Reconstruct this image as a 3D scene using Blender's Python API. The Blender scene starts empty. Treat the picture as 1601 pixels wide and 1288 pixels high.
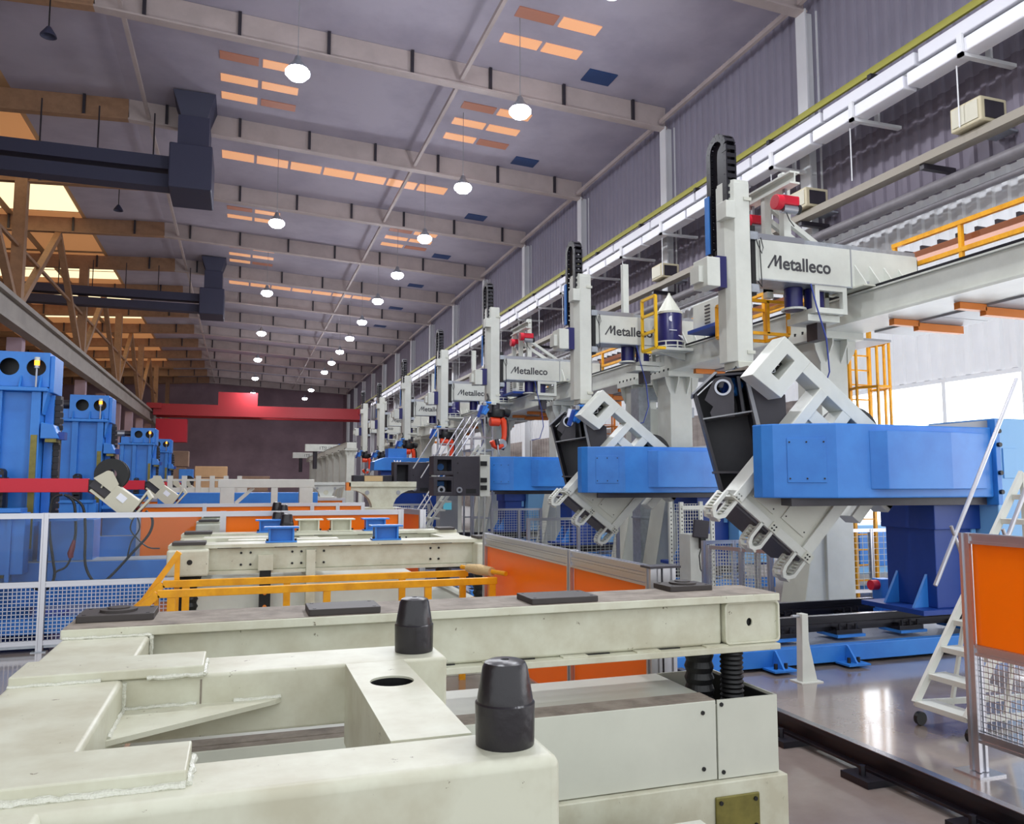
import bpy, bmesh, math, random
from mathutils import Vector, Matrix
random.seed(7)
SC = bpy.context.scene
COL = SC.collection
PI = math.pi
def R(d): return math.radians(d)

# ------------------------------------------------------------------ camera
cam = bpy.data.cameras.new('camera'); cam_o = bpy.data.objects.new('camera', cam); COL.objects.link(cam_o)
cam.sensor_fit = 'HORIZONTAL'; cam.sensor_width = 36.0; cam.lens = 36.0 * 1250.0 / 1601.0
cam.clip_start = 0.05; cam.clip_end = 400
cam_o.location = (0, 0, 2.2)
cam_o.rotation_euler = (R(90 + 5.165), 0, R(-18.687))
SC.camera = cam_o
# ------------------------------------------------------------------ world
w = bpy.data.worlds.new('world'); SC.world = w; w.use_nodes = True
bg = w.node_tree.nodes['Background']; bg.inputs[0].default_value = (0.92, 0.96, 1.0, 1); bg.inputs[1].default_value = 1.9
# ------------------------------------------------------------------ exposure
vs = SC.view_settings; vs.view_transform = 'Standard'; vs.look = 'None'; vs.exposure = -0.30; vs.gamma = 1.0; vs.use_curve_mapping = False
SC.cycles.max_bounces = 6; SC.cycles.diffuse_bounces = 4; SC.cycles.glossy_bounces = 3; SC.cycles.transparent_max_bounces = 12
SC.cycles.sample_clamp_indirect = 6.0
LAMP_W = 430.0          # watts thrown down by one high bay lamp
SPILL_W = 160.0         # watts its bowl scatters sideways and up
# ------------------------------------------------------------------ helpers
def lin(c):
    def f(u):
        u /= 255.0
        return u / 12.92 if u <= 0.04045 else ((u + 0.055) / 1.055) ** 2.4
    return (f(c[0]), f(c[1]), f(c[2]), 1.0)
M = {}
def mat(name, c, rough=0.5, metal=0.0, var=0.0, scale=3.0, bump=0.0, bscale=40.0, c2=None, emit=0.0, coat=0.0, stretch=None):
    m = bpy.data.materials.new(name); m.use_nodes = True
    nt = m.node_tree; b = nt.nodes['Principled BSDF']
    b.inputs['Base Color'].default_value = lin(c); b.inputs['Roughness'].default_value = rough; b.inputs['Metallic'].default_value = metal
    if coat: b.inputs['Coat Weight'].default_value = coat; b.inputs['Coat Roughness'].default_value = 0.12
    if var > 0 or bump > 0:
        tc = nt.nodes.new('ShaderNodeTexCoord'); src = tc.outputs['Object']
        if stretch:
            mp = nt.nodes.new('ShaderNodeMapping'); mp.inputs['Scale'].default_value = stretch
            nt.links.new(src, mp.inputs[0]); src = mp.outputs[0]
    if var > 0:
        n = nt.nodes.new('ShaderNodeTexNoise'); n.inputs['Scale'].default_value = scale; n.inputs['Detail'].default_value = 5; n.inputs['Roughness'].default_value = 0.62
        nt.links.new(src, n.inputs['Vector'])
        r = nt.nodes.new('ShaderNodeValToRGB'); a = lin(c); d = lin(c2) if c2 else tuple(x * (1 - var) for x in a[:3]) + (1,)
        r.color_ramp.elements[0].position = 0.34; r.color_ramp.elements[1].position = 0.6
        r.color_ramp.elements[0].color = d; r.color_ramp.elements[1].color = a
        nt.links.new(n.outputs[0], r.inputs[0]); nt.links.new(r.outputs[0], b.inputs['Base Color'])
    if bump > 0:
        n2 = nt.nodes.new('ShaderNodeTexNoise'); n2.inputs['Scale'].default_value = bscale; n2.inputs['Detail'].default_value = 3
        nt.links.new(src, n2.inputs['Vector'])
        bp = nt.nodes.new('ShaderNodeBump'); bp.inputs['Strength'].default_value = bump; bp.inputs['Distance'].default_value = 0.02
        nt.links.new(n2.outputs[0], bp.inputs['Height']); nt.links.new(bp.outputs[0], b.inputs['Normal'])
    if emit > 0:
        b.inputs['Emission Color'].default_value = lin(c); b.inputs['Emission Strength'].default_value = emit
    M[name] = m
    return m
mat('white', (206, 208, 200), 0.38, var=0.10, scale=2.0, bump=0.03, bscale=9)
mat('cream', (205, 205, 186), 0.42, var=0.16, scale=3.2, c2=(186, 182, 160), bump=0.05, bscale=14)
def chips(m):
    nt = m.node_tree; b = nt.nodes['Principled BSDF']; src = b.inputs['Base Color'].links[0].from_socket
    tc = nt.nodes.new('ShaderNodeTexCoord'); n = nt.nodes.new('ShaderNodeTexNoise'); n.inputs['Scale'].default_value = 17; n.inputs['Detail'].default_value = 6; n.inputs['Roughness'].default_value = .7
    nt.links.new(tc.outputs['Object'], n.inputs['Vector'])
    r = nt.nodes.new('ShaderNodeValToRGB'); r.color_ramp.elements[0].position = .66; r.color_ramp.elements[1].position = .69
    r.color_ramp.elements[0].color = (0,0,0,1); r.color_ramp.elements[1].color = (1,1,1,1)
    x = nt.nodes.new('ShaderNodeMix'); x.data_type = 'RGBA'; x.inputs['B'].default_value = lin((104, 94, 74))
    nt.links.new(n.outputs[0], r.inputs[0]); nt.links.new(r.outputs[0], x.inputs['Factor']); nt.links.new(src, x.inputs['A']); nt.links.new(x.outputs['Result'], b.inputs['Base Color'])
chips(M['cream'])
mat('cream_panel', (200, 201, 188), 0.4, var=0.08, scale=2.0)
mat('dusty', (146, 136, 124), 0.7, var=0.3, scale=6, c2=(112, 102, 92), bump=0.08)
mat('weld', (214, 214, 200), 0.25, bump=0.5, bscale=120)
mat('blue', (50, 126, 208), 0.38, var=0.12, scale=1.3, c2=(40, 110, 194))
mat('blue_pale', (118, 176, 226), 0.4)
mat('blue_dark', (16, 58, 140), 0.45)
mat('navy', (34, 34, 92), 0.3)
mat('black', (40, 38, 46), 0.45, var=0.2, scale=4, c2=(30, 28, 38))
mat('rubber', (34, 31, 35), 0.30, bump=0.10, bscale=30)
mat('jet', (12, 12, 14), 0.5)
mat('charcoal', (52, 48, 56), 0.42, var=0.2, scale=3)
mat('pad', (58, 52, 50), 0.55, var=0.2)
mat('orange_paint', (214, 122, 40), 0.45)
mat('robot_orange', (224, 66, 28), 0.35)
mat('yellow', (238, 168, 12), 0.42, var=0.12, scale=5, c2=(216, 146, 8))
mat('gate_yellow', (236, 186, 22), 0.42)
mat('red', (196, 14, 44), 0.4)
mat('dark_red', (130, 22, 36), 0.45)
mat('crane_red', (176, 44, 52), 0.5)
mat('alu', (196, 196, 202), 0.28, 0.85, bump=0.04, bscale=6)
mat('steel', (168, 170, 178), 0.32, 0.8)
mat('galv', (178, 184, 192), 0.4, 0.6, var=0.2, scale=9)
mat('rail_black', (26, 24, 32), 0.35, 0.3)
mat('rail_top', (190, 190, 196), 0.2, 0.9)
mat('grey_paint', (150, 152, 156), 0.45)
mat('tower_beige', (196, 192, 172), 0.45)
mat('olive', (126, 118, 58), 0.45, 0.3, var=0.3, scale=8)
mat('beige', (200, 190, 160), 0.5)
mat('logo', (62, 62, 66), 0.5)
mat('white_print', (230, 232, 240), 0.5)
mat('copper', (176, 116, 86), 0.4, 0.6)
mat('cable', (18, 18, 20), 0.4)
mat('cable_blue', (36, 58, 140), 0.4)
mat('conduit_yellow', (170, 166, 72), 0.5)
mat('pipe', (120, 116, 120), 0.5, var=0.2)
mat('rail_brown', (146, 138, 124), 0.5)
mat('wood_wrap', (206, 178, 130), 0.8, bump=0.4)
mat('roof_steel', (190, 176, 172), 0.6, var=0.15, scale=1)
mat('roof_deck', (186, 180, 194), 0.75, var=0.22, scale=0.35, c2=(168, 162, 178))
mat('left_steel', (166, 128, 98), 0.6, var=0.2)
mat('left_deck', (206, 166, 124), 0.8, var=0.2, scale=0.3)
mat('runway', (150, 142, 134), 0.6, var=0.2, scale=0.6)
mat('duct', (58, 60, 84), 0.6)
mat('far_wall', (176, 152, 164), 0.9, var=0.3, scale=0.2)  # pale tone carries the haze at the far end of the hall
mat('brown_far', (150, 122, 104), 0.9, var=0.4, scale=0.3)
mat('blue_roof', (36, 68, 120), 0.5)
mat('screen', (90, 170, 190), 0.3, emit=0.6)
mat('daylight', (250, 252, 255), 0.5, emit=4.2)
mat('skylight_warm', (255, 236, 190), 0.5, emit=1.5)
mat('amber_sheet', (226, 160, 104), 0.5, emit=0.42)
mat('skylight_slit', (232, 168, 122), 0.5, emit=0.75)
mat('skylight_dim', (168, 112, 92), 0.5, emit=0.3)
mat('lamp_glow', (240, 246, 255), 0.5, emit=40)
mat('beacon_glow', (255, 150, 40), 0.4, emit=4.0)
mat('strip_glow', (246, 248, 255), 0.5, emit=0.9)
# floor: polished concrete
def floor_mat():
    m = bpy.data.materials.new('floor_concrete'); m.use_nodes = True; nt = m.node_tree; b = nt.nodes['Principled BSDF']
    tc = nt.nodes.new('ShaderNodeTexCoord')
    n = nt.nodes.new('ShaderNodeTexNoise'); n.inputs['Scale'].default_value = 0.7; n.inputs['Detail'].default_value = 8; n.inputs['Roughness'].default_value = 0.65
    nt.links.new(tc.outputs['Object'], n.inputs['Vector'])
    r = nt.nodes.new('ShaderNodeValToRGB'); r.color_ramp.elements[0].position = 0.3; r.color_ramp.elements[1].position = 0.7
    r.color_ramp.elements[0].color = lin((118, 106, 100)); r.color_ramp.elements[1].color = lin((148, 138, 132))
    nt.links.new(n.outputs[0], r.inputs[0]); nt.links.new(r.outputs[0], b.inputs['Base Color'])
    r2 = nt.nodes.new('ShaderNodeValToRGB'); r2.color_ramp.elements[0].color = (0.10, 0.10, 0.10, 1); r2.color_ramp.elements[1].color = (0.26, 0.26, 0.26, 1)
    nt.links.new(n.outputs[0], r2.inputs[0]); nt.links.new(r2.outputs[0], b.inputs['Roughness'])
    b.inputs['Coat Weight'].default_value = 0.6; b.inputs['Coat Roughness'].default_value = 0.08
    M['floor'] = m
floor_mat()
def orange_mat():
    m = bpy.data.materials.new('orange_film'); m.use_nodes = True; nt = m.node_tree; b = nt.nodes['Principled BSDF']
    b.inputs['Base Color'].default_value = lin((255, 142, 14)); b.inputs['Roughness'].default_value = 0.28
    t = nt.nodes.new('ShaderNodeBsdfTranslucent'); t.inputs[0].default_value = lin((255, 150, 16))
    tr = nt.nodes.new('ShaderNodeBsdfTransparent'); tr.inputs[0].default_value = lin((255, 160, 40))
    x = nt.nodes.new('ShaderNodeMixShader'); x.inputs[0].default_value = 0.35
    y = nt.nodes.new('ShaderNodeMixShader'); y.inputs[0].default_value = 0.10
    nt.links.new(b.outputs[0], x.inputs[1]); nt.links.new(t.outputs[0], x.inputs[2])
    nt.links.new(x.outputs[0], y.inputs[1]); nt.links.new(tr.outputs[0], y.inputs[2])
    nt.links.new(y.outputs[0], nt.nodes['Material Output'].inputs[0]); M['orange_film'] = m
orange_mat()
def acrylic_mat():
    m = bpy.data.materials.new('clear_acrylic'); m.use_nodes = True; nt = m.node_tree
    g = nt.nodes.new('ShaderNodeBsdfGlossy'); g.inputs['Roughness'].default_value = 0.03
    tr = nt.nodes.new('ShaderNodeBsdfTransparent'); tr.inputs[0].default_value = (0.93, 0.96, 0.98, 1)
    f = nt.nodes.new('ShaderNodeFresnel'); f.inputs[0].default_value = 1.35
    x = nt.nodes.new('ShaderNodeMixShader')
    nt.links.new(f.outputs[0], x.inputs[0]); nt.links.new(tr.outputs[0], x.inputs[1]); nt.links.new(g.outputs[0], x.inputs[2])
    nt.links.new(x.outputs[0], nt.nodes['Material Output'].inputs[0]); M['acrylic'] = m
acrylic_mat()

OFF = {}
class MB:
    def __init__(s): s.v = []; s.f = []
    def add(s, vs, fs):
        n = len(s.v); s.v += [tuple(p) for p in vs]; s.f += [tuple(i + n for i in q) for q in fs]; return s
    def box(s, x0, x1, y0, y1, z0, z1):
        if x1 < x0: x0, x1 = x1, x0
        if y1 < y0: y0, y1 = y1, y0
        if z1 < z0: z0, z1 = z1, z0
        return s.add([(x0,y0,z0),(x1,y0,z0),(x1,y1,z0),(x0,y1,z0),(x0,y0,z1),(x1,y0,z1),(x1,y1,z1),(x0,y1,z1)],
            [(3,2,1,0),(4,5,6,7),(0,1,5,4),(1,2,6,5),(2,3,7,6),(3,0,4,7)])
    def bar(s, p0, p1, a, b=None, up=(0,0,1)):
        b = a if b is None else b
        p0 = Vector(p0); p1 = Vector(p1); d = (p1 - p0).normalized(); up = Vector(up)
        if abs(d.dot(up)) > 0.98: up = Vector((0,1,0)) if abs(d.y) < 0.9 else Vector((1,0,0))
        u = d.cross(up).normalized(); v = u.cross(d)
        vs = []
        for p in (p0, p1):
            for (i, j) in ((-1,-1),(1,-1),(1,1),(-1,1)): vs.append(p + u*(i*a/2) + v*(j*b/2))
        return s.add(vs, [(3,2,1,0),(4,5,6,7),(0,1,5,4),(1,2,6,5),(2,3,7,6),(3,0,4,7)])
    def cyl(s, p0, p1, r, r1=None, n=12):
        r1 = r if r1 is None else r1
        p0 = Vector(p0); p1 = Vector(p1); d = (p1 - p0).normalized()
        up = Vector((0,0,1)) if abs(d.z) < 0.9 else Vector((1,0,0))
        u = d.cross(up).normalized(); v = u.cross(d)
        vs = []
        for (p, q) in ((p0, r), (p1, r1)):
            for k in range(n):
                t = 2*PI*k/n; vs.append(p + u*(q*math.cos(t)) + v*(q*math.sin(t)))
        fs = [(k, (k+1) % n, n+(k+1) % n, n+k) for k in range(n)] + [tuple(range(n))[::-1], tuple(range(n, 2*n))]
        return s.add(vs, fs)
    def tube(s, pts, r, n=8):
        pts = [Vector(p) for p in pts]; m = len(pts); vs = []; prev = None
        for i, p in enumerate(pts):
            d = (pts[min(i+1, m-1)] - pts[max(i-1, 0)]).normalized()
            up = prev if prev else (Vector((0,0,1)) if abs(d.z) < 0.9 else Vector((1,0,0)))
            u = d.cross(up).normalized(); v = u.cross(d).normalized(); prev = v
            rr = r[i] if isinstance(r, (list, tuple)) else r
            for k in range(n):
                t = 2*PI*k/n; vs.append(p + u*(rr*math.cos(t)) + v*(rr*math.sin(t)))
        fs = [(i*n+k, i*n+(k+1) % n, (i+1)*n+(k+1) % n, (i+1)*n+k) for i in range(m-1) for k in range(n)]
        fs += [tuple(range(n))[::-1], tuple(range((m-1)*n, m*n))]
        return s.add(vs, fs)
    def prism(s, pts, axis, a, b):
        def P(q, t):
            if axis == 'x': return (t, q[0], q[1])
            if axis == 'y': return (q[0], t, q[1])
            return (q[0], q[1], t)
        n = len(pts)
        vs = [P(q, a) for q in pts] + [P(q, b) for q in pts]
        fs = [tuple(range(n))[::-1], tuple(range(n, 2*n))] + [(k, (k+1) % n, n+(k+1) % n, n+k) for k in range(n)]
        return s.add(vs, fs)
    def lathe(s, prof, c, n=24, ax='z', ring=False):
        vs = []; m = len(prof)
        for (r, h) in prof:
            for k in range(n):
                t = 2*PI*k/n; a, b = r*math.cos(t), r*math.sin(t)
                q = (a, b, h) if ax == 'z' else ((a, h, b) if ax == 'y' else (h, a, b))
                vs.append((c[0]+q[0], c[1]+q[1], c[2]+q[2]))
        fs = [(i*n+k, i*n+(k+1) % n, (i+1)*n+(k+1) % n, (i+1)*n+k) for i in range(m-1) for k in range(n)]
        if ring: fs += [((m-1)*n+k, (m-1)*n+(k+1) % n, (k+1) % n, k) for k in range(n)]
        else: fs += [tuple(range(n))[::-1], tuple(range((m-1)*n, m*n))]
        return s.add(vs, fs)
    def ring(s, outer, inner, axis, a, b):
        # plate with a hole: outer and inner outlines have the same number of points
        def P(q, t):
            if axis == 'x': return (t, q[0], q[1])
            if axis == 'y': return (q[0], t, q[1])
            return (q[0], q[1], t)
        n = len(outer)
        vs = [P(q, a) for q in outer] + [P(q, a) for q in inner] + [P(q, b) for q in outer] + [P(q, b) for q in inner]
        fs = []
        for k in range(n):
            l = (k+1) % n
            fs += [(k, l, n+l, n+k), (2*n+k, 3*n+k, 3*n+l, 2*n+l), (k, 2*n+k, 2*n+l, l), (n+k, n+l, 3*n+l, 3*n+k)]
        return s.add(vs, fs)
    def plate_hole(s, x0, x1, y0, y1, axis, a, b, cx, cy, r, n=32, ry=None):
        ry = ry or r; o = []; i = []
        for k in range(n):
            t = 2*PI*(k+0.5)/n; dx, dy = math.cos(t), math.sin(t)
            tx = ((x1-cx)/dx if dx > 0 else (x0-cx)/dx) if abs(dx) > 1e-9 else 1e9
            ty = ((y1-cy)/dy if dy > 0 else (y0-cy)/dy) if abs(dy) > 1e-9 else 1e9
            q = min(tx, ty); o.append([cx+dx*q, cy+dy*q]); i.append((cx+r*dx, cy+ry*dy))
        for c in ((x0,y0),(x1,y0),(x1,y1),(x0,y1)):
            k = min(range(n), key=lambda j: (o[j][0]-c[0])**2+(o[j][1]-c[1])**2); o[k] = list(c)
        return s.ring(o, i, axis, a, b)
    def rot(s, ax, deg, piv):
        m = Matrix.Translation(piv) @ Matrix.Rotation(R(deg), 4, ax) @ Matrix.Translation(-Vector(piv))
        s.v = [tuple(m @ Vector(p)) for p in s.v]; return s
    def build(s, name, m, parent=None, bevel=0.0, smooth=False, label=None, kind=None, seg=2):
        me = bpy.data.meshes.new(name)
        if parent is not None:
            off = OFF.get(parent.name, Vector((0,0,0)))
        else:
            xs = [p[0] for p in s.v]; ys = [p[1] for p in s.v]; zs = [p[2] for p in s.v]
            off = Vector(((min(xs)+max(xs))/2, (min(ys)+max(ys))/2, min(zs)))
        me.from_pydata([tuple(Vector(p)-off) for p in s.v], [], s.f); me.update()
        bm = bmesh.new(); bm.from_mesh(me); bmesh.ops.recalc_face_normals(bm, faces=bm.faces); bm.to_mesh(me); bm.free()
        me.materials.append(M[m] if isinstance(m, str) else m)
        o = bpy.data.objects.new(name, me); COL.objects.link(o)
        if parent is not None:
            o.parent = parent; OFF[o.name] = off
        else:
            o.location = off; OFF[o.name] = off
        if smooth:
            for p in me.polygons: p.use_smooth = True
            try: me.set_sharp_from_angle(angle=R(38))
            except Exception: pass
        if bevel > 0:
            b = o.modifiers.new('bevel', 'BEVEL'); b.width = bevel; b.segments = seg; b.limit_method = 'ANGLE'; b.angle_limit = R(40)
            if seg >= 3 or smooth:
                for p in me.polygons: p.use_smooth = True
                b.harden_normals = True
        if label: o['label'] = label
        if kind: o['kind'] = kind
        return o
def tag(o, label, cat, group=None, kind=None):
    if label: o['label'] = label
    if cat: o['category'] = cat
    if group: o['group'] = group
    if kind: o['kind'] = kind
    return o
def thing(name, label, cat, loc=(0,0,0), group=None, local=False):
    o = bpy.data.objects.new(name, None); COL.objects.link(o); o.empty_display_size = 0.2
    o.location = loc; OFF[o.name] = Vector((0,0,0)) if local else Vector(loc)
    return tag(o, label, cat, group)
def struct(o): o['kind'] = 'structure'; return o
def structure(name, loc=(0,0,0)):
    o = bpy.data.objects.new(name, None); COL.objects.link(o); o.location = loc; OFF[o.name] = Vector(loc); return struct(o)
def dup(root, loc, label=None, group=None, rz=None, shift=None, skip=()):
    # copy of a thing, its parts and their sub-parts; shift = {part stem: dz}
    def cp(o, par):
        c = o.copy(); COL.objects.link(c); c.parent = par
        for ch in list(o.children):
            st = ch.name.split('.')[0]
            if st in skip: continue
            cp(ch, c)
        return c
    r = cp(root, None); r.location = loc
    if rz is not None: r.rotation_euler = (0, 0, rz)
    if label: r['label'] = label
    if group: r['group'] = group
    if shift:
        for ch in r.children:
            st = ch.name.split('.')[0]
            if st in shift: ch.location.z += shift[st]
    return r
def text(body, size, m, name, parent, mtx, extrude=0.002, offset=0.0, shear=0.0, space=1.0):
    cu = bpy.data.curves.new('t', 'FONT'); cu.body = body; cu.size = size; cu.extrude = extrude; cu.offset = offset; cu.shear = shear; cu.space_character = space
    cu.resolution_u = 3
    t = bpy.data.objects.new('t', cu); COL.objects.link(t); bpy.context.view_layer.update()
    me = bpy.data.meshes.new_from_object(t.evaluated_get(bpy.context.evaluated_depsgraph_get()))
    wdt = max([v.co.x for v in me.vertices] + [0])
    me.transform(mtx); me.materials.clear(); me.materials.append(M[m])
    COL.objects.unlink(t); bpy.data.objects.remove(t)
    o = bpy.data.objects.new(name, me); COL.objects.link(o); o.parent = parent
    return o, wdt
def arc(cx, cy, r, a0, a1, n):
    return [(cx + r*math.cos(R(a0+(a1-a0)*k/n)), cy + r*math.sin(R(a0+(a1-a0)*k/n))) for k in range(n+1)]
def rrect(x0, x1, y0, y1, r, n=4):
    return arc(x1-r, y0+r, r, -90, 0, n) + arc(x1-r, y1-r, r, 0, 90, n) + arc(x0+r, y1-r, r, 90, 180, n) + arc(x0+r, y0+r, r, 180, 270, n)

# ================================================================== SETTING
BAY = [2.1 + 7.7*k for k in range(0, 16)]          # roof beam and column lines along the hall
def rz(x): return 17.05 - 0.05*abs(x + 4.5)        # roof deck height
fl = MB().box(-26, 15.2, -6, 126, -0.2, 0.0).build('floor', 'floor'); struct(fl)
# --- ceiling: two deck slopes, beams, ties, skylight panes
ceil = structure('ceiling', (0, 30, 16))
def deck(name, m, x0, x1, y0, y1):
    MB().add([(x0,y0,rz(x0)),(x1,y0,rz(x1)),(x1,y1,rz(x1)),(x0,y1,rz(x0)),(x0,y0,rz(x0)+.15),(x1,y0,rz(x1)+.15),(x1,y1,rz(x1)+.15),(x0,y1,rz(x0)+.15)],
        [(3,2,1,0),(4,5,6,7),(0,1,5,4),(1,2,6,5),(2,3,7,6),(3,0,4,7)]).build(name, m, ceil)
deck('roof_deck', 'roof_deck', -4.5, 15.2, -2, 126)
deck('roof_deck', 'roof_deck', -8.5, -4.5, -2, 126)
deck('roof_deck', 'left_deck', -26, -8.5, -2, 126)
for y in BAY:
    for (xa, xb) in ((-4.5, 14.5), (-26, -4.5)):
        mb = MB()
        mb.bar((xa, y, rz(xa)-.85), (xb, y, rz(xb)-.85), 0.34, 0.06, up=(0,0,1))
        mb.bar((xa, y, rz(xa)-.43), (xb, y, rz(xb)-.43), 0.05, 0.82)
        n = 7
        b = mb.build('roof_beam', 'roof_steel' if xa > -9 else 'left_steel', ceil)
        st = MB()
        for k in range(n):
            x = xa + (xb-xa)*(k+.5)/n
            st.box(x-.05, x+.05, y-.14, y+.14, rz(x)-.83, rz(x)-.02)
        st.build('stiffener', 'charcoal', b)
for x in (6.65, -3.76, 14.2):
    for k in range(len(BAY)-1):
        MB().bar((x, BAY[k]+.2, rz(x)-.7), (x, BAY[k+1]-.2, rz(x)-.7), 0.12, 0.14).build('tie_bar', 'roof_steel', ceil)
def pane(name, m, x0, x1, y0, y1):
    MB().add([(x0,y0,rz(x0)-.03),(x1,y0,rz(x1)-.03),(x1,y1,rz(x1)-.03),(x0,y1,rz(x0)-.03),(x0,y0,rz(x0)+.01),(x1,y0,rz(x1)+.01),(x1,y1,rz(x1)+.01),(x0,y1,rz(x0)+.01)],
        [(3,2,1,0),(4,5,6,7),(0,1,5,4),(1,2,6,5),(2,3,7,6),(3,0,4,7)]).build(name, m, ceil)
for y in (36.9, 60.8, 83.6):
    for k in range(7):
        pane('skylight_pane', 'skylight_slit', -1.2+1.48*k, .15+1.48*k, y-.55, y+.3)
for (xs, ys) in ((-1.1, (28.0, 29.6, 31.0)), (7.5, (21.7, 23.2)), (7.5, (28.0, 29.4, 30.8)), (-1.1, (51.3, 53.0, 54.6)), (-1.1, (44.0, 45.4)), (7.5, (43.6, 45.0, 46.4))):
    for i, y in enumerate(ys):
        for k in range(2):
            pane('skylight_pane', 'skylight_slit' if (i + k) % 3 else 'skylight_dim', xs+1.42*k, xs+1.28+1.42*k, y-.26, y+.26)
for k in range(2, 9):
    y = 24.2 + 7.7*(k-2); pane('roof_vent', 'blue_roof', 10.85, 11.9, y-.4, y+.4)
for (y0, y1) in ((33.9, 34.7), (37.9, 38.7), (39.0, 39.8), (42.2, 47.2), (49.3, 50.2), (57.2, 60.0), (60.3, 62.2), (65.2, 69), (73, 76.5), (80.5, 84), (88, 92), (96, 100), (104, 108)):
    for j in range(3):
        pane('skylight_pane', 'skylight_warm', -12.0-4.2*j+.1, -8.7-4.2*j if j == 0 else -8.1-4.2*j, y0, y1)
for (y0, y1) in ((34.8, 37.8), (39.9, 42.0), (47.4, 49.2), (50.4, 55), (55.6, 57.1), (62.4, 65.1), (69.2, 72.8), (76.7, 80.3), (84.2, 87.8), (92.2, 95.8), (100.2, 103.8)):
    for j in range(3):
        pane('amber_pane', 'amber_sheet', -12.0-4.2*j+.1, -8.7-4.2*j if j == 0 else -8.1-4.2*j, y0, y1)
# --- right wall: corrugated panels between white columns
WX = 14.8
wr = structure('wall_right', (WX, 30, 0)); MB().box(WX, WX+.12, 117.6, 126, 0, 16.1).build('wall_panel', 'far_wall', wr)
def corr(y0, y1, z0, z1, m, pitch=0.36, d=0.06):
    pts = []; y = y0; n = max(1, int(round((y1-y0)/pitch))); p = (y1-y0)/n
    for k in range(n):
        a = y0 + k*p; pts += [(WX, a), (WX, a+p*.45), (WX-d, a+p*.55), (WX-d, a+p*.9)]
    pts += [(WX, y1), (WX+.12, y1), (WX+.12, y0)]
    vs = MB(); vs.prism(pts, 'z', z0, z1); vs.build('wall_panel', m, wr)
mat('wall_white', (232, 233, 235), 0.6, var=0.1, scale=0.4)
mat('wall_grey', (124, 116, 130), 0.65, var=0.15, scale=0.3)
mat('trunk_white', (238, 238, 244), 0.4)
mat('wall_lower', (168, 158, 152), 0.5, var=0.35, scale=0.8, c2=(120, 110, 106), stretch=(.3, .3, 1.5))
mat('wall_upper', (152, 148, 164), 0.65, var=0.12, scale=0.3)
WB = [-5.6] + BAY
for k in range(len(WB)-1):
    y0, y1 = WB[k], WB[k+1]
    if y0 < 70:
        corr(y0, y1, 4.55, 8.75, 'wall_white'); corr(y0, y1, 8.75, 11.0, 'wall_grey'); corr(y0, y1, 11.0, 16.1, 'wall_upper')
        MB().box(WX, WX+.12, y0, y1, 0, 0.7).build('wall_panel', 'wall_white', wr)
    else:
        MB().box(WX, WX+.12, y0, y1, 0, 16.1).build('wall_panel', 'wall_grey', wr)
for y in BAY:
    mb = MB(); x0 = WX-.42
    mb.box(x0, x0+.05, y-.2, y+.2, 0, 15.3); mb.box(x0+.05, WX, y-.02, y+.02, 0, 15.3); mb.box(WX-.05, WX-.001, y-.2, y+.2, 0, 15.3)
    mb.build('column', 'wall_white', wr)
# windows in the right wall
wi = 0
for k in range(len(WB)-1):
    y0, y1 = WB[k], WB[k+1]
    if y0 > 15:
        if y0 < 70: corr(y0, y1, .7, 4.55, 'wall_lower')
        continue
    wi += 1
    wn = structure('window_%d' % wi, (WX, (y0+y1)/2, 0.7))
    n = 4; p = (y1-y0)/n
    fr = MB()
    for j in range(n+1): fr.box(WX-.06, WX+.06, y0+j*p-.05, y0+j*p+.05, .7, 4.55)
    for z in (.74, 2.6, 4.5): fr.box(WX-.05, WX+.05, y0, y1, z-.05, z+.05)
    fr.build('window_frame', 'wall_white', wn)
    for j in range(n):
        for (za, zb) in ((.79, 2.55), (2.65, 4.45)):
            MB().box(WX+.02, WX+.04, y0+j*p+.05, y0+(j+1)*p-.05, za, zb).build('pane', 'daylight', wn)
# --- left side: open bay, columns and lattice bracing on the runway line, outer wall
wl = structure('wall_left', (-9.8, 30, 0))
for k, y in enumerate(BAY):
    if y < 12: continue
    MB().box(-10.0, -9.4, y-.3, y+.3, 0, 8.7).build('column', 'far_wall', wl)
    if k % 2 == 0: continue
    MB().box(-10.05, -9.55, y-.25, y+.25, 9.9, 16.1).build('column', 'left_steel', wl)
    if k+2 < len(BAY) and y < 100:
        MB().bar((-9.8, y+.3, 10.2), (-9.8, y+7.7, 15.8), .3, .3).build('brace', 'left_steel', wl)
        MB().bar((-9.8, y+7.7, 15.8), (-9.8, y+15.1, 10.2), .3, .3).build('brace', 'left_steel', wl)
        MB().bar((-9.8, y+.3, 12.9), (-9.8, y+15.2, 12.9), .14, .14).build('brace', 'left_steel', wl)
wo = struct(MB().box(-26, -25.7, -2, 126, 0, 16).build('wall_outer', 'brown_far'))
we = struct(MB().box(-26, 15, 125.6, 126, 0, 17).build('wall_end', 'far_wall'))
# --- runway beam of the overhead crane, left
t = thing('crane_runway_beam', 'long grey concrete crane runway beam along the left columns', 'beam', (-9.2, 60, 8.75))
MB().box(-9.5, -8.9, 8, 122, 9.72, 9.92).build('top_flange', 'runway', t)
MB().box(-9.3, -9.1, 8, 122, 8.95, 9.72).build('web', 'runway', t)
MB().box(-9.45, -8.95, 8, 122, 8.75, 8.95).build('bottom_flange', 'runway', t)
MB().box(-9.25, -9.15, 8, 122, 9.92, 10.04).build('crane_rail', 'rail_brown', t)
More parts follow.
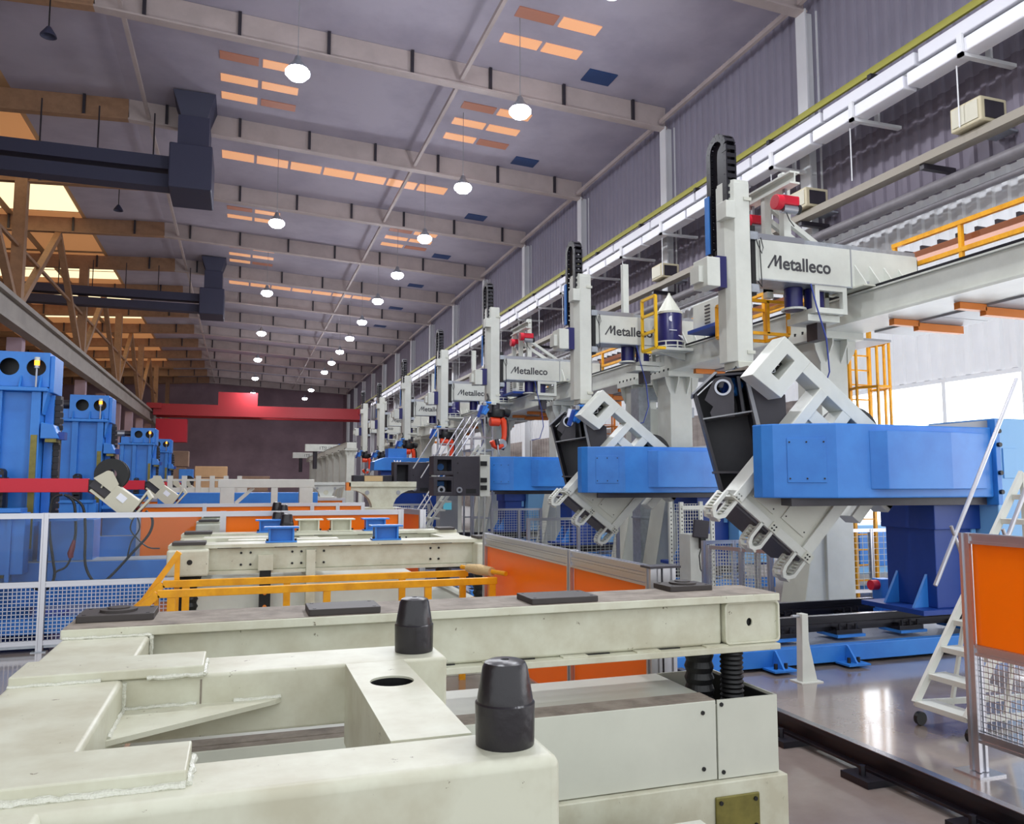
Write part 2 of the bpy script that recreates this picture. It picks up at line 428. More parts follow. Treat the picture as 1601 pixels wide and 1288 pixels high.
# --- red overhead crane far down the hall
t = thing('overhead_crane', 'red overhead travelling crane spanning the far end of the hall', 'crane', (2.5, 92, 9.4))
for y in (90.5, 93.5): MB().box(-8.8, 13.2, y-.35, y+.35, 9.4, 10.6).build('girder', 'crane_red', t)
MB().box(-9.4, -8.0, 89.6, 94.4, 10.05, 10.6).build('end_truck', 'crane_red', t)
MB().box(12.3, 13.2, 89.6, 94.4, 9.95, 10.6).build('end_truck', 'crane_red', t)
MB().box(-2.5, 1.5, 90.2, 93.8, 10.6, 12.0).build('trolley', 'crane_red', t)
MB().box(-8.5, -5.5, 90, 92, 6.6, 9.0).build('cab', 'red', t)
# --- right wall service runs
t = thing('cable_trunking', 'twin white cable trunking running the length of the right wall', 'cable tray', (13.95, 40, 10.75))
for (xa, xb, za, zb) in ((13.32, 13.72, 10.72, 11.02), (13.66, 13.98, 11.32, 11.62)):
    y = -2.0
    while y < 88:
        MB().box(xa, xb, y, y+2.9, za, zb).build('trunking_section', 'trunk_white', t, bevel=.03)
        y += 3.0
MB().box(13.74, 14.2, -2, 88, 11.04, 11.28).build('cable_shelf', 'grey_paint', t)
y = -.5
while y < 88:
    mb = MB(); mb.box(13.25, 14.7, y-.06, y+.06, 10.64, 10.715); mb.box(13.25, 13.31, y-.06, y+.06, 10.64, 11.1); mb.box(14.0, 14.06, y-.06, y+.06, 10.7, 11.7); mb.cyl((13.5, y+.3, 9.35), (13.5, y+.3, 10.64), .014, n=6)
    mb.build('bracket', 'wall_white', t); y += 3.0
t = thing('conductor_bar', 'yellow crane conductor bars above the white wall trunking', 'busbar', (14.2, 40, 11.7))
for k in range(4): MB().box(13.85+.12*k, 13.92+.12*k, -2, 110, 11.86+.11*k, 11.95+.11*k).build('conductor', 'conduit_yellow', t)
for k in range(30): MB().box(13.8, 14.7, -1+3.85*k, -.88+3.85*k, 11.74, 11.86).build('holder', 'charcoal', t)
t = thing('crane_rail_beam', 'narrow beige rail beam fixed low along the right wall', 'beam', (13.9, 40, 9.0))
MB().box(13.75, 14.05, -2, 100, 9.12, 9.3).build('rail', 'rail_brown', t)
for k in range(25): MB().box(13.8, 14.7, 1+4.0*k, 1.12+4.0*k, 9.0, 9.12).build('bracket', 'charcoal', t)
for (r, z, x, lab) in ((.13, 8.62, 14.1, 'thick grey pipe below the beige wall rail'), (.07, 8.3, 14.3, 'thin grey pipe, lowest on the right wall')):
    tag(MB().cyl((x, -2, z), (x, 100, z), r, n=10).build('wall_pipe', 'pipe', smooth=True), lab, 'pipe')
for i, (y, lab) in enumerate(((11.75, 'beige air unit on the wall above the gantry end, nearest the camera'), (16.9, 'beige air unit on the wall behind the red hoists'), (24.4, 'beige air unit on the wall above the navy drum'), (32.0, 'beige air unit on the wall behind the third mast'))):
    t = thing('air_unit', lab, 'air unit', (14.0, y, 9.35), 'beige air units on the right wall')
    MB().box(13.6, 14.3, y-.36, y+.36, 9.35, 9.86).build('housing', 'beige', t, bevel=.03)
    MB().box(13.58, 13.61, y-.3, y+.3, 9.42, 9.8).build('grille', 'tower_beige', t)
    MB().box(13.7, 14.2, y-.375, y-.36, 9.42, 9.78).build('grille', 'charcoal', t)
    MB().box(13.9, 14.7, y-.25, y+.25, 9.31, 9.35).build('shelf', 'galv', t)
# --- high bay lamps
def lamp(x, y, z, label, grp):
    t = thing('high_bay_lamp', label, 'lamp', (x, y, z), grp)
    prof = [(.06, .42), (.08, .40), (.12, .26), (.26, .10), (.30, .0), (.285, .0), (.25, .09), (.1, .22)]
    MB().lathe(prof, (x, y, z), 20, 'z', True).build('reflector', 'galv', t, smooth=True)
    MB().lathe([(.02, .085), (.25, .085), (.33, -.02), (.33, -.10), (.22, -.22), (.02, -.26)], (x, y, z), 20).build('lens', 'lamp_glow', t, smooth=True)  # bowl drawn oversize so its glow takes in the lamp's glare
    MB().cyl((x, y, z+.4), (x, y, rz(x)-.02), .012, n=6).build('hanger', 'grey_paint', t)
    L = bpy.data.lights.new('lamp_light', 'AREA'); L.shape = 'DISK'; L.size = .5; L.energy = LAMP_W; L.color = (0.93, 0.96, 1.0)
    lo = bpy.data.objects.new('lamp_light', L); COL.objects.link(lo); lo.parent = t; lo.location = (0, 0, -.32)
    L = bpy.data.lights.new('lamp_spill', 'POINT'); L.shadow_soft_size = .2; L.energy = SPILL_W; L.color = (0.88, 0.90, 1.0)
    lo = bpy.data.objects.new('lamp_spill', L); COL.objects.link(lo); lo.parent = t; lo.location = (0, 0, -.55)
ordn = ['first', 'second', 'third', 'fourth', 'fifth', 'sixth', 'seventh', 'eighth', 'ninth', 'tenth', 'eleventh', 'twelfth', 'thirteenth', 'added fourteenth', 'added fifteenth']
RY = [2.2, 8.9, 15.6, 22.0, 28.6, 35.3, 42.1, 48.6, 55.4, 62.0, 68.6, 75.2, 81.8, 98.0, 108.0]  # farthest lamps are added to brighten the end of the hall
for i, y in enumerate(RY):
    lamp(7.7, y, 13.5, 'glowing white high bay lamp, %s of the right row counted from the camera' % ordn[i], 'high bay lamps of the right row')
for i, y in enumerate([8.4, 21.8, 35.2, 48.6, 62.0, 75.4, 89.0, 104.0]):  # deepest ones are added too, to lift the dark far end
    lamp(1.16, y, 13.5, 'glowing white high bay lamp, %s of the left row counted from the camera' % ordn[i], 'high bay lamps of the left row')
for (x, y, z, lab) in ((-5.55, 24.8, 14.9, 'unlit small pendant lamp near the top left corner'), (-5.9, 41.2, 15.2, 'unlit small pendant lamp hanging right of the big skylight')):
    t = thing('pendant_lamp', lab, 'lamp', (x, y, z))
    MB().lathe([(.03, .3), (.06, .28), (.2, .06), (.22, 0), (.19, 0), (.05, .2)], (x, y, z), 16).build('shade', 'duct', t, smooth=True)
    MB().cyl((x, y, z+.28), (x, y, rz(x)), .02, n=6).build('cord', 'cable', t)
# --- ventilation units with ducts under the roof
for (y, lab) in ((32.2, 'dark ventilation box with long ducts under the roof, nearest the camera'), (55.3, 'dark ventilation box with long ducts under the roof, farther down the hall')):
    t = thing('ventilation_unit', lab, 'duct', (-2.2, y, 12.8))
    z = 13.1
    MB().box(-2.85, -1.35, y-1.2, y+1.2, z, z+1.7).build('housing', 'duct', t, bevel=.05)
    MB().box(-2.6, -1.5, y-.9, y+.9, z+1.7, z+2.9).build('neck', 'duct', t)
    MB().add([(-2.5,y-.8,z+2.9),(-1.6,y-.8,z+2.9),(-1.6,y+.8,z+2.9),(-2.5,y+.8,z+2.9),(-2.8,y-1.1,rz(-2)-.05),(-1.3,y-1.1,rz(-2)-.05),(-1.3,y+1.1,rz(-2)-.05),(-2.8,y+1.1,rz(-2)-.05)],
        [(3,2,1,0),(4,5,6,7),(0,1,5,4),(1,2,6,5),(2,3,7,6),(3,0,4,7)]).build('cowl', 'duct', t)
    for zz in (z+.25, z+.95): MB().box(-14, -2.85, y-.35, y+.35, zz, zz+.5).build('duct', 'duct', t)
    for k in range(6): MB().cyl((-13+1.9*k, y, z+1.4), (-13+1.9*k, y, 16.3), .03, n=6).build('hanger', 'charcoal', t)

# ================================================================== GANTRY
# three beam modules in line; local frame of a module: origin on the floor under its near beam end
def gantry(y0, y1, cols, label, brackets, dx=0.0):
    t = thing('gantry', label, 'gantry', (9.5, y0, 0), 'white robot gantries along the right side')
    MB().box(9.2, 9.9, y0, y1, 4.80, 5.20).build('beam', 'white', t, bevel=.01)
    MB().box(9.12, 9.98, y0, y1, 4.76, 4.80).build('beam_flange', 'white', t)
    MB().box(9.16, 9.94, y0, y1, 5.20, 5.225).build('beam_flange', 'white', t)
    MB().box(9.22, 9.34, y0+.05, y1-.05, 5.225, 5.285).build('linear_rail', 'rail_black', t)
    MB().box(9.76, 9.88, y0+.05, y1-.05, 5.225, 5.285).build('linear_rail', 'rail_black', t)
    for yc in cols:
        c = MB(); c.box(9.22, 9.78, yc-.3, yc+.3, .03, 4.64); c = c.build('column', 'white', t, bevel=.012)
        MB().box(9.08, 9.98, yc-.48, yc+.48, 4.64, 4.70).build('head_plate', 'white', c)
        MB().box(9.08, 9.98, yc-.48, yc+.48, 4.70, 4.76).build('head_plate', 'white', c)
        for yy in (yc-.3, yc+.3):
            for sgn in (-1, 1):
                MB().prism([(9.22 if sgn < 0 else 9.78, 4.64), (9.22-.13 if sgn < 0 else 9.78+.18, 4.64), (9.22-.1 if sgn < 0 else 9.78+.15, 4.46), (9.22 if sgn < 0 else 9.78, 4.24)], 'y', yy-.015, yy+.015).build('gusset', 'white', c)
        for xx in (9.35, 9.65):
            MB().prism([(yc-.3, 4.64), (yc-.47, 4.64), (yc-.47, 4.56), (yc-.3, 4.25)], 'x', xx-.012, xx+.012).build('gusset', 'white', c)
        bo = MB()
        for k in range(5): bo.cyl((9.12, yc-.4+.2*k, 4.76), (9.12, yc-.4+.2*k, 4.82), .02, n=6)
        for k in range(3): bo.cyl((9.3+.2*k, yc-.42, 4.76), (9.3+.2*k, yc-.42, 4.82), .02, n=6)
        bo.build('bolt_row', 'jet', c, kind='stuff')
        MB().box(8.6, 10.4, yc-.55, yc+.55, 0, .03).build('base_plate', 'white', c)
        for yy in (yc-.22, yc+.22):
            MB().prism([(9.22, 2.3), (9.22, .03), (8.72, .03), (9.1, 2.1)], 'y', yy-.02, yy+.02).build('foot_rib', 'white', c)
        MB().add([(8.72,yc-.3,.03),(8.72,yc+.3,.03),(9.14,yc+.3,2.2),(9.14,yc-.3,2.2),(8.70,yc-.3,.03),(8.70,yc+.3,.03),(9.12,yc+.3,2.2),(9.12,yc-.3,2.2)],
            [(0,1,2,3),(7,6,5,4),(0,4,5,1),(1,5,6,2),(2,6,7,3),(3,7,4,0)]).build('foot_plate', 'cream_panel', c)
        fb = MB()
        for dy in (-.45, .45):
            for xx in (8.68, 8.8): fb.cyl((xx, yc+dy, .03), (xx, yc+dy, .1), .025, n=6)
        fb.build('anchor_bolts', 'jet', c, kind='stuff')
    for y in brackets:
        b = MB(); b.box(9.98, 10.9, y-.05, y+.05, 4.60, 4.72); b.box(9.5, 10.0, y-.05, y+.05, 4.66, 4.755)
        b.build('walkway_bracket', 'orange_paint', t)
    t.location.x += dx
    return t
gantry(3.6, 17.25, [5.3, 11.3, 16.3], 'white robot gantry nearest the camera with orange brackets under its beam', [4.9, 6.1, 7.3, 8.5, 9.7, 12.6, 14.2, 15.4])
gantry(17.45, 30.1, [17.95, 23.3, 29.4], 'white robot gantry, second of the line, under the third mast', [19.2, 20.6, 22.0, 24.8, 26.4, 28.0])
gantry(30.3, 43.5, [30.9, 36.5, 42.8], 'white robot gantry, third of the line, farther back', [32, 34, 38, 40])
gantry(43.7, 56.0, [44.3, 50, 55.3], 'white robot gantry, fourth of the line, small in the distance', [46, 48, 52])
gantry(58.5, 96.0, [59, 63, 67.5, 72, 77, 83, 90], 'row of white gantry columns far off in the middle of the hall', [], -2.0)
# walkway with yellow handrail behind the gantry beam
def walkway(y0, y1, label):
    t = thing('walkway', label, 'walkway', (10.45, y0, 4.72), 'yellow railed walkways behind the gantry beams')
    n = max(1, round((y1-y0)/1.5)); p = (y1-y0)/n
    for k in range(n): MB().box(10.0, 10.95, y0+k*p+.01, y0+(k+1)*p-.01, 4.73, 4.77).build('deck_panel', 'grey_paint', t)
    for k in range(n+1):
        y = min(max(y0+k*p, y0+.04), y1-.04); MB().box(10.45, 10.51, y-.03, y+.03, 4.77, 6.25).build('post', 'yellow', t)
    for z in (5.82, 6.25): MB().box(10.445, 10.515, y0, y1, z-.035, z+.035).build('handrail', 'yellow', t)
    MB().box(10.6, 10.9, y0, y1, 5.98, 6.08).build('cable_tray', 'copper', t)
    m = MB()
    yy = y0
    while yy < y1: m.box(10.6, 10.9, yy, yy+.05, 6.08, 6.15); yy += .35
    m.build('tray_rungs', 'charcoal', t, kind='stuff')
    MB().cyl((10.8, y0, 5.6), (10.8, y1, 5.6), .14, n=14).build('air_pipe', 'galv', t, smooth=True)
walkway(3.8, 10.6, 'yellow railed walkway behind the gantry beam, right of the nearest arm')
walkway(11.2, 17.2, 'yellow railed walkway between the first and second mast')
walkway(17.6, 30.0, 'yellow railed walkway between the second and third mast')
walkway(30.4, 43.4, 'yellow railed walkway along the third gantry')
# ================================================================== ROBOT CARRIAGES
# local frame: x=0 mast centre, y=0 arm front face, z=0 floor
def carriage_proto():
    t = thing('robot_carriage', 'white overhead robot carriage with lettered arm, nearest the camera', 'robot', (0,0,0), 'white robot carriages on the gantries', local=True)
    arm = MB().box(.36, 2.06, 0, .46, 5.27, 5.88).build('arm', 'white', t, bevel=.008)
    MB().box(.36, 2.06, -.015, .475, 5.255, 5.275).build('arm_flange', 'galv', arm)
    MB().box(2.06, 2.08, -.004, .464, 5.26, 5.885).build('arm_seam', 'grey_paint', arm)
    MB().prism([(2.08, 5.28), (3.36, 5.36), (3.40, 5.42), (3.40, 5.88), (2.08, 5.88)], 'y', 0, .46).build('arm_tail', 'white', arm, bevel=.008)
    for k in range(4):
        x = 2.14+.29*k
        MB().prism([(.0, 5.64), (.0, 5.275), (-.24, 5.275), (-.22, 5.32)], 'x', x-.012, x+.012).build('gusset', 'white', arm)
        MB().cyl((x+.13, -.12, 5.30), (x+.13, -.12, 5.35), .025, n=10).build('bolt', 'grey_paint', arm)
    MB().box(2.08, 3.36, -.25, .5, 5.25, 5.275).build('saddle_plate', 'cream_panel', t)
    top = MB().box(.30, 3.38, .02, .20, 5.88, 5.95).build('arm_rail', 'galv', t)
    MB().box(.30, 3.38, .26, .44, 5.88, 5.95).build('arm_rail', 'galv', t)
    MB().box(.28, 1.2, .0, .03, 5.88, 5.97).build('rail_cover', 'steel', top)
    MB().box(3.40, 3.46, .05, .4, 5.5, 5.85).build('end_stop', 'jet', t)
    # mast carriage plate
    MB().box(.2, .27, -.05, .5, 5.0, 6.06).build('slide_plate', 'jet', t)
    MB().box(.27, .36, 0, .46, 5.24, 5.92).build('slide_block', 'white', t)
    for z in (5.10, 5.9): MB().box(.14, .3, -.08, .0, z-.06, z+.06).build('guide_shoe', 'galv', t)
    MB().tube([(.26, -.06, 5.9), (.28, -.1, 5.75), (.33, -.12, 5.62), (.37, -.1, 5.72), (.36, -.06, 5.88)], .008, 6).build('hose', 'cable', t, smooth=True)
    MB().tube([(.36, -.03, 5.85), (.355, -.05, 5.5), (.36, -.06, 5.2), (.33, -.1, 5.12), (.26, -.1, 5.2)], .008, 6).build('hose', 'cable', t, smooth=True)
    # mast (slides up and down)
    m = MB().prism([(-.135, -.13), (.12, -.13), (.135, -.115), (.135, .22), (-.22, .22), (-.22, .02)], 'z', 3.98, 6.66).build('mast', 'white', t, bevel=.006)
    MB().prism([(-.13, -.125), (.115, -.125), (.13, -.11), (.13, .2), (-.21, .2), (-.21, .02)], 'z', 6.66, 6.70).build('mast_cap', 'white', m)
    MB().cyl((-.20, -.06, 6.56), (-.17, -.03, 6.56), .022, n=10).build('lifting_hole', 'jet', m)
    for z in (6.42, 4.12): MB().box(.02, .15, -.15, -.125, z-.025, z+.025).build('clamp', 'cream_panel', m)
    MB().box(.136, .15, -.1, -.02, 4.1, 6.5).build('rack_strip', 'charcoal', m)
    MB().box(-.17, -.145, -.05, .0, 4.2, 6.15).build('guide_rail', 'steel', m)
    MB().box(-.205, -.175, .0, .03, 4.2, 6.15).build('guide_rail', 'copper', m)
    MB().box(-.145, .135, -.15, .22, 3.88, 3.98).build('mast_foot', 'cream_panel', m, bevel=.01)
    MB().box(-.30, -.135, -.16, .10, 6.10, 6.36).build('cable_box', 'white', m, bevel=.008)
    # cable chain loop above the mast, links are sub-parts
    ch = MB().prism([(.04, 5.75), (.36, 5.75), (.36, 7.23), (.32, 7.32), (.25, 7.37), (.19, 7.39), (.12, 7.37), (.07, 7.32), (.04, 7.23)], 'x', -.17, -.10).build('cable_chain', 'rail_black', t)
    path = [(-.02, 6.2 + .105*k) for k in range(10)]
    r = .21; path += [(.19 - r*math.cos(R(q)), 7.23 + r*math.sin(R(q))) for q in (12, 40, 68, 96, 124, 152, 176)]
    path += [(.40, 7.14 - .105*k) for k in range(15)]
    lm = None
    for i in range(len(path)-1):
        (ya, za), (yb, zb) = path[i], path[i+1]
        ang = math.atan2(zb-za, yb-ya)
        if lm is None:
            q = MB()
            for x in (-.21, -.055): q.box(x-.012, x+.012, -.055, .055, -.055, .055)
            q.box(-.21, -.055, -.03, .03, .03, .055); q.box(-.21, -.055, -.03, .03, -.055, -.03); q.cyl((-.225, .03, 0), (-.04, .03, 0), .011, n=6)
            lo = q.build('chain_link', 'rail_black', ch); lm = lo.data
        else:
            lo = bpy.data.objects.new('chain_link', lm); COL.objects.link(lo); lo.parent = ch
        lo.location = (0, (ya+yb)/2, (za+zb)/2); lo.rotation_euler = (ang, 0, 0)
    MB().box(-.24, -.225, .38, .5, 5.7, 6.6).build('chain_guide', 'blue', t)
    MB().box(-.2, -.05, .26, .36, 5.5, 5.72).build('chain_anchor', 'jet', t)
    # drive boxes left of the mast
    MB().box(-.38, -.22, -.02, .25, 5.08, 5.55).build('drive_motor', 'navy', t)
    MB().box(-.60, -.38, -.10, .28, 5.07, 5.50).build('drive_box', 'white', t, bevel=.01)
    MB().box(-.68, -.60, .0, .24, 5.14, 5.38).build('drive_box', 'white', t)
    # hanging frame with drive under the arm
    fr = MB()
    for (a, b) in (((1.40,5.26),(1.40,4.86)), ((1.92,5.26),(1.92,4.86)), ((1.36,4.87),(1.96,4.87)), ((1.36,5.22),(1.96,5.22))):
        fr.bar((a[0], .03, a[1]), (b[0], .03, b[1]), .08, .08); fr.bar((a[0], .43, a[1]), (b[0], .43, b[1]), .08, .08)
    for x in (1.40, 1.92): fr.bar((x, 0, 4.87), (x, .46, 4.87), .08, .08)
    fr.build('drive_frame', 'white', t)
    MB().cyl((1.55, .25, 4.92), (1.55, .25, 5.25), .15, n=18).build('drive_drum', 'navy', t, smooth=True)
    MB().cyl((1.2, .3, 4.9), (1.2, .3, 5.25), .14, n=18).build('drive_drum', 'navy', t, smooth=True)
    MB().lathe([(.16, 4.90), (.19, 4.90), (.19, 4.93), (.16, 4.93)], (1.2, .3, 0), 20, 'z', True).build('drum_ring', 'white', t)
    MB().box(1.3, 1.9, .1, .6, 4.72, 4.82).build('motor_plate', 'white', t); MB().box(1.55, 1.72, .2, .45, 4.45, 4.72).build('motor', 'charcoal', t)
    # tall post behind the arm
    MB().box(1.22, 1.36, .50, .62, 5.3, 7.22).build('post', 'white', t, bevel=.006)
    MB().tube([(1.25, -.05, 5.25), (1.3, -.1, 4.9), (1.42, -.15, 4.4), (1.5, -.1, 3.9), (1.42, .0, 3.55), (1.2, .1, 3.5)], .012, 6).build('hose', 'cable_blue', t, smooth=True)
    return t
def letter(t):
    x0, z0 = .52, 5.45
    m = MB()
    for (p, q, wd) in (((0,0),(.135,.205),.026), ((.135,.205),(.135,.035),.034), ((.135,.05),(.225,.205),.024), ((.225,.205),(.225,0),.040)):
        m.bar((x0+p[0], -.004, z0+p[1]), (x0+q[0], -.004, z0+q[1]), wd, .006, up=(0,1,0))
    m.build('lettering', 'logo', t)
    mt2 = Matrix.Translation((x0+.262, -.003, z0)) @ Matrix.Rotation(R(90), 4, 'X')
    text('etalleco', .285, 'logo', 'lettering', t, mt2, offset=.006, space=1.0)
proto = carriage_proto(); letter(proto)
MX = 6.92
robY = [9.95, 15.65, 22.1, 28.2, 34.95, 41.75, 47.7]
robDZ = [0.0, .02, .66, .38, .30, .04, .28]
rl = ['second from the camera', 'third from the camera, under the far red hoist', 'fourth from the camera', 'fifth from the camera', 'sixth from the camera', 'farthest from the camera']
proto.location = (MX, robY[0], 0)
MV = ('mast', 'cable_chain')
for i in range(1, 7):
    dup(proto, (MX, robY[i], 0), 'white overhead robot carriage with lettered arm, ' + rl[i-1], shift={k: robDZ[i] for k in MV})
# jib frames with red hoists (first and third carriage)
def hoist_frame(y, lab, labs):
    x = MX+1.10
    t = thing('hoist_frame', lab, 'hoist frame', (x, y+.9, 5.96), 'white hoist frames on the arms')
    ib = MB(); ib.box(x-.09, x+.09, y+.05, y+1.5, 7.02, 7.05); ib.box(x-.012, x+.012, y+.05, y+1.5, 6.88, 7.02); ib.box(x-.09, x+.09, y+.05, y+1.5, 6.85, 6.88)
    ib.build('jib_beam', 'white', t)
    MB().box(x-.06, x+.06, y+1.36, y+1.46, 5.2, 6.85).build('upright', 'white', t)
    MB().box(x-.05, x+.07, y+.75, y+.85, 5.2, 6.85).build('upright', 'white', t)
    MB().bar((x+.05, y+.8, 6.75), (x+1.3, y+.8, 6.0), .08, .08).build('brace', 'white', t)
    MB().bar((x+.05, y+.8, 6.5), (x+1.0, y+.8, 5.95), .08, .08).build('brace', 'white', t)
    MB().bar((x+.05, y+1.41, 6.75), (x+1.2, y+1.41, 6.1), .08, .08).build('brace', 'white', t)
    MB().box(x-.05, x+1.35, y+.75, y+.85, 5.3, 5.4).build('sill', 'white', t)
    for (dy, z, lb) in ((1.15, 6.58, labs[0]), (.3, 6.62, labs[1])):
        h = thing('chain_hoist', lb, 'hoist', (x, y+dy, z-.1), 'red chain hoists')
        MB().box(x-.02, x+.02, y+dy-.03, y+dy+.03, z+.1, 6.85).build('hook', 'steel', h)
        MB().cyl((x-.2, y+dy, z), (x-.08, y+dy, z), .12, n=16).build('gear_case', 'red', h, smooth=True, bevel=.01)
        MB().box(x-.1, x+.22, y+dy-.08, y+dy+.08, z-.04, z+.11).build('cover', 'red', h, bevel=.02)
        MB().cyl((x-.06, y+dy, z-.09), (x+.2, y+dy, z-.09), .075, n=14).build('motor', 'steel', h, smooth=True)
        MB().cyl((x+.2, y+dy, z-.08), (x+.26, y+dy, z-.08), .08, n=14).build('motor_cap', 'jet', h)
        MB().tube([(x+.02, y+dy, z-.15), (x+.03, y+dy-.05, z-.28), (x+.12, y+dy-.05, z-.38)], .008, 6).build('cable', 'cable', h)
hoist_frame(robY[0], 'white jib frame with two red hoists above the nearest arm', ('red chain hoist on the nearest jib, lower left one', 'red chain hoist on the nearest jib, right one beside the post'))
hoist_frame(robY[2], 'white jib frame with red hoists above the third arm', ('red chain hoist on the far jib, left one', 'red chain hoist on the far jib, right one'))
# yellow basket below the nearest arm, gate, drum, cabinet on the beam
def yframe(name, lab, cat, pts, bars, r=.05, m='yellow'):
    t = thing(name, lab, cat, pts[0])
    for (a, b) in bars: MB().bar(pts[a], pts[b], r, r).build('bar', m, t)
    return t
bx, by = 7.45, 10.75
yframe('maintenance_basket', 'small yellow railed basket below the nearest lettered arm', 'basket',
  [(bx,by,4.62),(bx+.95,by,4.62),(bx+.95,by,5.15),(bx,by,5.15),(bx,by+.6,4.62),(bx+.95,by+.6,4.62),(bx+.95,by+.6,5.15),(bx,by+.6,5.15),(bx+.55,by,4.62),(bx+.55,by,5.15),(bx+1.5,by,5.15)],
  [(0,1),(1,2),(2,3),(3,0),(4,5),(5,6),(6,7),(7,4),(0,4),(1,5),(2,6),(3,7),(8,9),(2,10)])
gx, g0, g1 = 8.24, 14.85, 15.45
yframe('yellow_gate', 'yellow three-panel gate standing beside the navy drum', 'gate',
  [(gx,g1,5.08),(gx,g0,5.08),(gx,g0,6.2),(gx,g1,6.2),(gx,g1,5.45),(gx,g0,5.45),(gx,g1,5.83),(gx,g0,5.83),(8.46,g0,5.08),(8.46,g1,5.08)],
  [(0,1),(1,2),(2,3),(3,0),(4,5),(6,7),(1,8),(0,9)], .055, 'gate_yellow')
def drum(x, y, lab):
    t = thing('wire_drum', lab, 'drum', (x, y, 5.0), 'navy welding wire drums on the gantries')
    MB().lathe([(.27, 5.14), (.27, 5.9), (.25, 5.93)], (x, y, 0), 28).build('barrel', 'navy', t, smooth=True)
    MB().lathe([(.28, 5.9), (.28, 5.95), (.25, 5.97), (.03, 6.34), (.025, 6.38)], (x, y, 0), 20).build('cone_hood', 'cream_panel', t)
    MB().box(x-.36, x+.36, y-.36, y+.36, 5.06, 5.12).build('tray', 'white', t)
    MB().prism([(x-.3, 5.06), (x+.36, 5.06), (x+.36, 4.9)], 'y', y-.03, y+.03).build('tray_bracket', 'white', t)
    for z in (5.16, 5.26): MB().lathe([(.31, z), (.33, z), (.33, z+.025), (.31, z+.025)], (x, y, 0), 24, 'z', True).build('guard_ring', 'white', t)
    for k in range(8):
        a = 2*PI*k/8; MB().box(x+.32*math.cos(a)-.012, x+.32*math.cos(a)+.012, y+.32*math.sin(a)-.012, y+.32*math.sin(a)+.012, 5.12, 5.28).build('guard_post', 'white', t)
    MB().lathe([(.062, 0), (.06, .004)], (x-.1, y-.255, 5.76), 16, 'y').build('print_mark', 'white_print', t)
    MB().box(x-.16, x+.02, y-.276, y-.262, 5.50, 5.515).build('print_mark', 'white_print', t)
    MB().prism([(x-.0, 5.42), (x+.16, 5.40), (x+.2, 5.3), (x+.12, 5.37)], 'y', y-.262, y-.20).build('print_mark', 'white_print', t)
drum(8.80, 15.25, 'navy welding wire drum with white cone hood beside the yellow gate')
drum(8.80, 27.3, 'navy welding wire drum behind the fourth mast')
drum(8.80, 34.0, 'navy welding wire drum behind the fifth mast, small in the distance')
for (y, lab) in ((13.85, 'pale cabinet with vent slots on the beam beside the navy drum'), (26.2, 'pale cabinet with vent slots behind the fourth mast')):
    t = thing('power_source', lab, 'cabinet', (9.0, y, 5.3))
    MB().box(8.8, 9.45, y-.55, y+.45, 5.36, 5.90).build('housing', 'white', t, bevel=.02)
    MB().box(8.7, 9.5, y-.6, y+.5, 5.29, 5.36).build('base', 'blue_dark', t)
    for k in range(6): MB().box(8.93, 9.06, y-.565, y-.55, 5.42+.07*k, 5.445+.07*k).build('vent_slot', 'charcoal', t)
    for k in range(6): MB().box(8.785, 8.80, y-.2, y-.02, 5.42+.07*k, 5.445+.07*k).build('vent_slot', 'charcoal', t)
    MB().box(8.9, 9.4, y-.4, y+.3, 5.90, 5.95).build('lid', 'galv', t)

